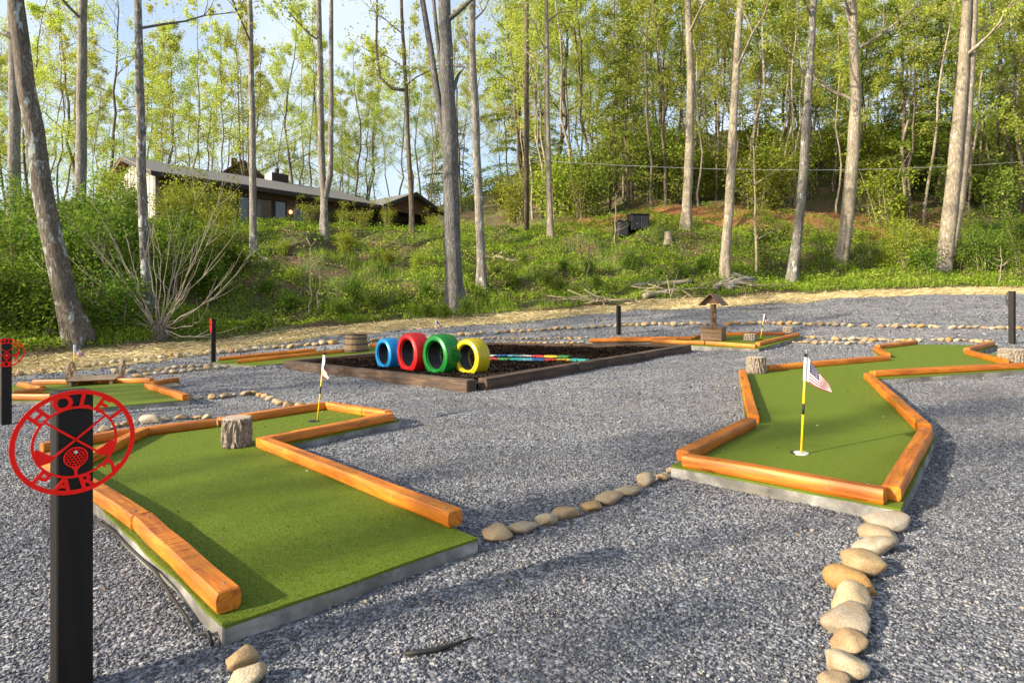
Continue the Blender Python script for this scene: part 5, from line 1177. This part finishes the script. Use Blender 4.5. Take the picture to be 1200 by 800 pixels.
def cover():
    rng = np.random.default_rng(31); Vs = []; Fs = []; off = 0
    def put(V, F):
        nonlocal off; Vs.append(V); Fs.append(F + off); off += len(V)
    X, Y, Z = scatter_band(170000, rng, -1.0, 1.0, .15, 6.0, 1, 2)
    u = X / Y; xi = CX + FPX * u; ds, ys, _ = knots(u); t = (Y - ds[1]) / (ds[2] - ds[1])
    dens = vnoise(X, Y, .7, 6) * .65 + vnoise(X, Y, 2.5, 7) * .35
    bare = np.exp(-((xi - 390) / 95) ** 2) * np.exp(-((t - .55) / .35) ** 2) * .95 + np.exp(-((xi - 640) / 80) ** 2) * np.exp(-((t - .08) / .10) ** 2) * .6 + np.exp(-((xi - 690) / 60) ** 2) * np.exp(-((t - .6) / .2) ** 2) * .25
    clay = np.exp(-((xi - 900) / 200) ** 2) * (t > 1.05) * .5
    k = dens + rng.random(len(X)) * .25 > .30 + bare + clay; X, Y, Z = X[k], Y[k], Z[k]; hgt = np.clip(vnoise(X, Y, 1.1, 9) * .45, .03, .45)
    V, F = leaf_quads(np.stack([X, Y, Z + hgt * rng.random(len(X)) + .01], 1), .085, rng, .3, .55); put(V, F)
    prop(link('ground_cover', np_mesh('ground_cover', np.concatenate(Vs), np.concatenate(Fs), M['cover'])), 'low green plants covering the bank', 'ground cover', None, 'stuff')
    # grass blades towards the foot and over the sunny middle bank
    X, Y, Z = scatter_band(110000, rng, -1.0, 1.0, .05, 3.0, 1, 2); xi = CX + FPX * X / Y; dn = vnoise(X, Y, .9, 12)
    k = (dn > .36) & ((xi > 480) | (dn > .55)); X, Y, Z = X[k], Y[k], Z[k]; n = len(X); a = rng.uniform(0, 6.28, n); h = rng.uniform(.10, .36, n); w = .009
    B = np.stack([X, Y, Z - .02], 1); dw = np.stack([np.cos(a) * w, np.sin(a) * w, 0 * a], 1); V = np.stack([B - dw, B + dw, B + np.stack([rng.normal(0, .09, n), rng.normal(0, .09, n), h], 1)], 1).reshape(-1, 3)
    prop(link('grass', np_mesh('grass', V, np.arange(3 * n).reshape(n, 3), M['cover'])), 'tufts of green grass along the bank', 'grass', None, 'stuff')
    X, Y, Z = scatter_band(30000, rng, -1.0, 1.0, -.1, 7.0, 1, 2); V, F = leaf_quads(np.stack([X, Y, Z + .02], 1), .075, rng, .7, .6)
    prop(link('leaf_litter', np_mesh('leaf_litter', V, F, M['litter'])), 'dry brown leaves lying on the bank', 'leaf litter', None, 'stuff')
cover()

# bare many-stemmed bush
def bare_bush():
    b = P(186, 392); root = empty('bare_bush', b, 0, 'bare bush of many pale arching stems at the foot of the bank', 'bush'); rng = np.random.default_rng(77); s = FPX / b.y
    MB().tube([(0, 0, -.2), (.02, 0, .05), (.0, .03, .28), (.03, 0, .42)], [.26, .22, .17, .06], 10).obj('stump', M['bark_brown'], root)
    ends = [(60, 280), (75, 250), (100, 270), (35, 300), (20, 330), (45, 345), (110, 240), (130, 262), (150, 280), (10, 365), (120, 300), (230, 235), (262, 215), (285, 262), (300, 290), (250, 250), (240, 290), (215, 255), (222, 310), (270, 320), (200, 270), (190, 300), (258, 345), (235, 375), (228, 400), (250, 395), (165, 270), (178, 262), (205, 300), (212, 345), (95, 395), (130, 398), (140, 340)]
    for i, (x, y) in enumerate(ends):
        e = at(x, y, b.y + rng.uniform(-1.0, .6)) - b; m = e * .5 + Vector((e.x * rng.uniform(-.10, .18), rng.normal(0, .15), abs(e.z) * rng.uniform(-.12, .10) - .05 * abs(e.x)))
        st = Vector((np.sign(e.x) * .06, 0, .18)); pts = [st * (1 - t) ** 2 + m * 2 * t * (1 - t) + e * t * t + Vector((rng.normal(0, .02), rng.normal(0, .02), rng.normal(0, .02))) for t in np.linspace(0, 1, 9)]
        mb = MB().tube(pts, list(np.linspace(.016, .004, 9)), 6, False)
        for j in range(3):
            q = pts[int(rng.integers(4, 9))]; d = (pts[-1] - pts[4]).normalized() + Vector((rng.normal(0, .5), rng.normal(0, .4), rng.uniform(0, .6))); mb.tube([q, q + d * .3, q + d * .55 + Vector((0, 0, .08))], [.008, .006, .003], 4, False)
        mb.obj('stem', M['stem'], root, None, None, True)
bare_bush()
# fallen logs and brush at the foot of the grassy bank
def fallen(a, b, w, label, bark='bark_pale', seed=0, lift=.0):
    p0, p1 = P(*a), P(*b); s = FPX / p0.y; r = w / s / 2; rng = np.random.default_rng(seed); c = (p0 + p1) / 2; root = empty('fallen_log', (c.x, c.y, tz(c.x, c.y)), 0, label, 'log', 'fallen logs on the bank')
    pts = []
    for i in range(7):
        q = p0.lerp(p1, i / 6); q.z = max(q.z, tz(q.x, q.y)) + r * .6 + lift; pts.append(q - root.location + Vector((rng.normal(0, .03), rng.normal(0, .03), rng.normal(0, .02))))
    MB().tube(pts, [r * (1 - .06 * i) for i in range(7)], 10).obj('trunk', M[bark], root, None, None, True)
    for k in range(3):
        q = pts[int(rng.integers(1, 6))]; d = Vector((rng.normal(0, .6), rng.normal(0, .3) - .2, rng.uniform(.05, .35))); MB().tube([q, q + d * .5, q + d * .9], [r * .35, r * .22, .006], 6).obj('branch', M[bark], root, None, None, True)
fallen((742, 338), (812, 331), 7, 'long weathered log lying below the grassy bank behind the wishing well', seed=1)
fallen((755, 350), (800, 341), 8, 'broken pale log with bare wood in front of the long weathered log', seed=2)
fallen((836, 340), (862, 327), 8, 'grey log tilted against the smooth pale trunk', 'bark_grey', 3)
fallen((852, 341), (884, 330), 9, 'thick sawn log beside the tilted grey one', 'bark_grey', 4)
fallen((668, 350), (722, 357), 5, 'thin log under a heap of twigs behind the signless post', seed=5)
fallen((578, 302), (612, 309), 5, 'thin fallen log half hidden in the green bank behind the stoutest tree', seed=6)
fallen((303, 300), (318, 312), 5, 'pale broken limb leaning on the bank below the house', seed=7)
def brush(px, n, label, seed):
    b = P(*px); rng = np.random.default_rng(seed); root = empty('brush_pile', b, 0, label, 'brush pile', 'brush piles'); 
    for i in range(n):
        c = Vector((rng.normal(0, .55), rng.normal(0, .3), rng.uniform(.03, .22))); d = Vector((rng.normal(0, 1), rng.normal(0, .5), rng.normal(0, .09))).normalized() * rng.uniform(.4, .9)
        MB().tube([c - d, c + Vector((0, 0, .05)), c + d], [.02, .016, .006], 5).obj('branch', M['twig'], root, None, None, True)
brush((690, 356), 26, 'heap of pale dead twigs behind the signless post', 1)
brush((862, 338), 14, 'loose dead branches heaped among the sawn logs', 2)
brush((775, 345), 12, 'dead branches heaped between the two long logs', 3)
for x, y, h, lab in ((783, 285, .55, 'short sawn stump on the sunny grassy crest'), (732, 268, .5, 'small pale stump in front of the black boxes')):
    b = P(x, y); o = MB().tube([(0, 0, -.1), (0, 0, .1), (.01, 0, h * .7), (.0, .01, h)], [.26, .2, .18, .17], 12).obj('tree_stump', M['bark_pale'], None, b, None, False); prop(o, lab, 'stump')
# young saplings, bare, on the bank
def sapling(base, top, label, seed, leafn=120, w=1.8):
    b = P(*base); D = b.y; rng = np.random.default_rng(seed); root = empty('sapling', b, 0, label, 'sapling', 'saplings on the bank'); e = at(*top, D) - b; r = w / (FPX / D) / 2
    pts = [Vector((0, 0, -.1)) + e * t + Vector((rng.normal(0, .03), rng.normal(0, .03), 0)) * (t > 0) for t in np.linspace(0, 1, 8)]; mb = MB().tube(pts, list(np.linspace(r, r * .3, 8)), 6, False); tips = []
    for k in range(9):
        q = pts[int(rng.integers(2, 8))]; a = rng.uniform(0, 6.28); L = e.length * rng.uniform(.12, .3); d = Vector((math.cos(a), math.sin(a) * .6, rng.uniform(.3, .9))).normalized(); q2 = q + d * L; mb.tube([q, q + d * L * .5 + Vector((0, 0, -.03)), q2], [r * .4, r * .3, r * .12], 4, False); tips.append(q2)
    mb.obj('stem', M['twig'], root, None, None, True)
    if leafn:
        T = np.array([list(t) for t in tips]); V, F = leaf_quads(T[rng.integers(0, len(T), leafn)] + rng.normal(0, .18, (leafn, 3)), .07, rng); link('leaves', np_mesh('leaves', V, F, M['leaf_spring']), None, root)
sapling((886, 322), (884, 170), 'spindly sapling with bare wide branches between the two pale trunks', 1, 30, 3.6)
sapling((363, 366), (364, 285), 'straight bare sapling on the leafy bank behind the barrel', 2, 40)
sapling((372, 366), (376, 310), 'shorter bare sapling beside the straight one behind the barrel', 3, 40)
sapling((686, 352), (692, 290), 'thin bare sapling growing from the heap of dead twigs', 4, 40)
sapling((720, 285), (722, 225), 'thin sapling on the crest beside the black boxes', 5, 60)
sapling((1172, 334), (1174, 290), 'bare stick-like sapling in front of the bright green bushes', 6, 20)
sapling((803, 318), (803, 285), 'tiny bare sapling on the sunny bank', 7, 20)
# black boxes on the crest
def boxes():
    b = P(756, 265); s = FPX / b.y
    for i, (x0, x1, y0, y1) in enumerate(((721, 734, 250, 267), (737, 758, 249, 266))):
        c = at((x0 + x1) / 2, y1, b.y); c.z = tz(c.x, c.y) - .05; w = (x1 - x0) / s; h = (y1 - y0) / s + .05
        root = empty('black_box', c, R(8), ('narrower' if i == 0 else 'wider') + ' black metal box standing on the crest against the wooded slope', 'box', 'black boxes on the crest')
        MB().box((0, 0, h / 2), (w, .8, h), None, .03).obj('cabinet', M['black'], root)
        for k in range(1 + i): MB().box(((k - i / 2) * w * .47, -.41, h / 2), (w * (.84 if i == 0 else .42), .02, h * .82), None, .008).obj('door', M['darkmetal'], root)
        MB().box((0, 0, h + .015), (w + .06, .86, .05), None, .01).obj('lid', M['black'], root)
boxes()
# straight pole and overhead wire
def pole_wire():
    g = ground_at(617, 31); top = at(617, -60, 31); h = top.z - g.z
    root = empty('utility_pole', g, 0, 'straight brown pole on the crest between the grey and slim pale trunks', 'pole'); MB().tube([(0, 0, -.3), (0, 0, h * .5), (0, 0, h)], [.14, .125, .11], 12).obj('shaft', M['bark_far'], root, None, None, True)
    MB().box((0, 0, h - .5), (1.8, .1, .12)).obj('crossarm', M['bark_far'], root)
    a = at(617, 187, 31); e = at(1330, 176, 40); pts = []
    for i in range(25):
        t = i / 24; q = a.lerp(e, t); q.z -= .9 * 4 * t * (1 - t); pts.append(q)
    prop(MB().tube(pts, .013, 6).obj('overhead_wire', M['bolt'], None, None, None, True), 'pale overhead wire running from the straight pole across the wood', 'wire')
pole_wire()
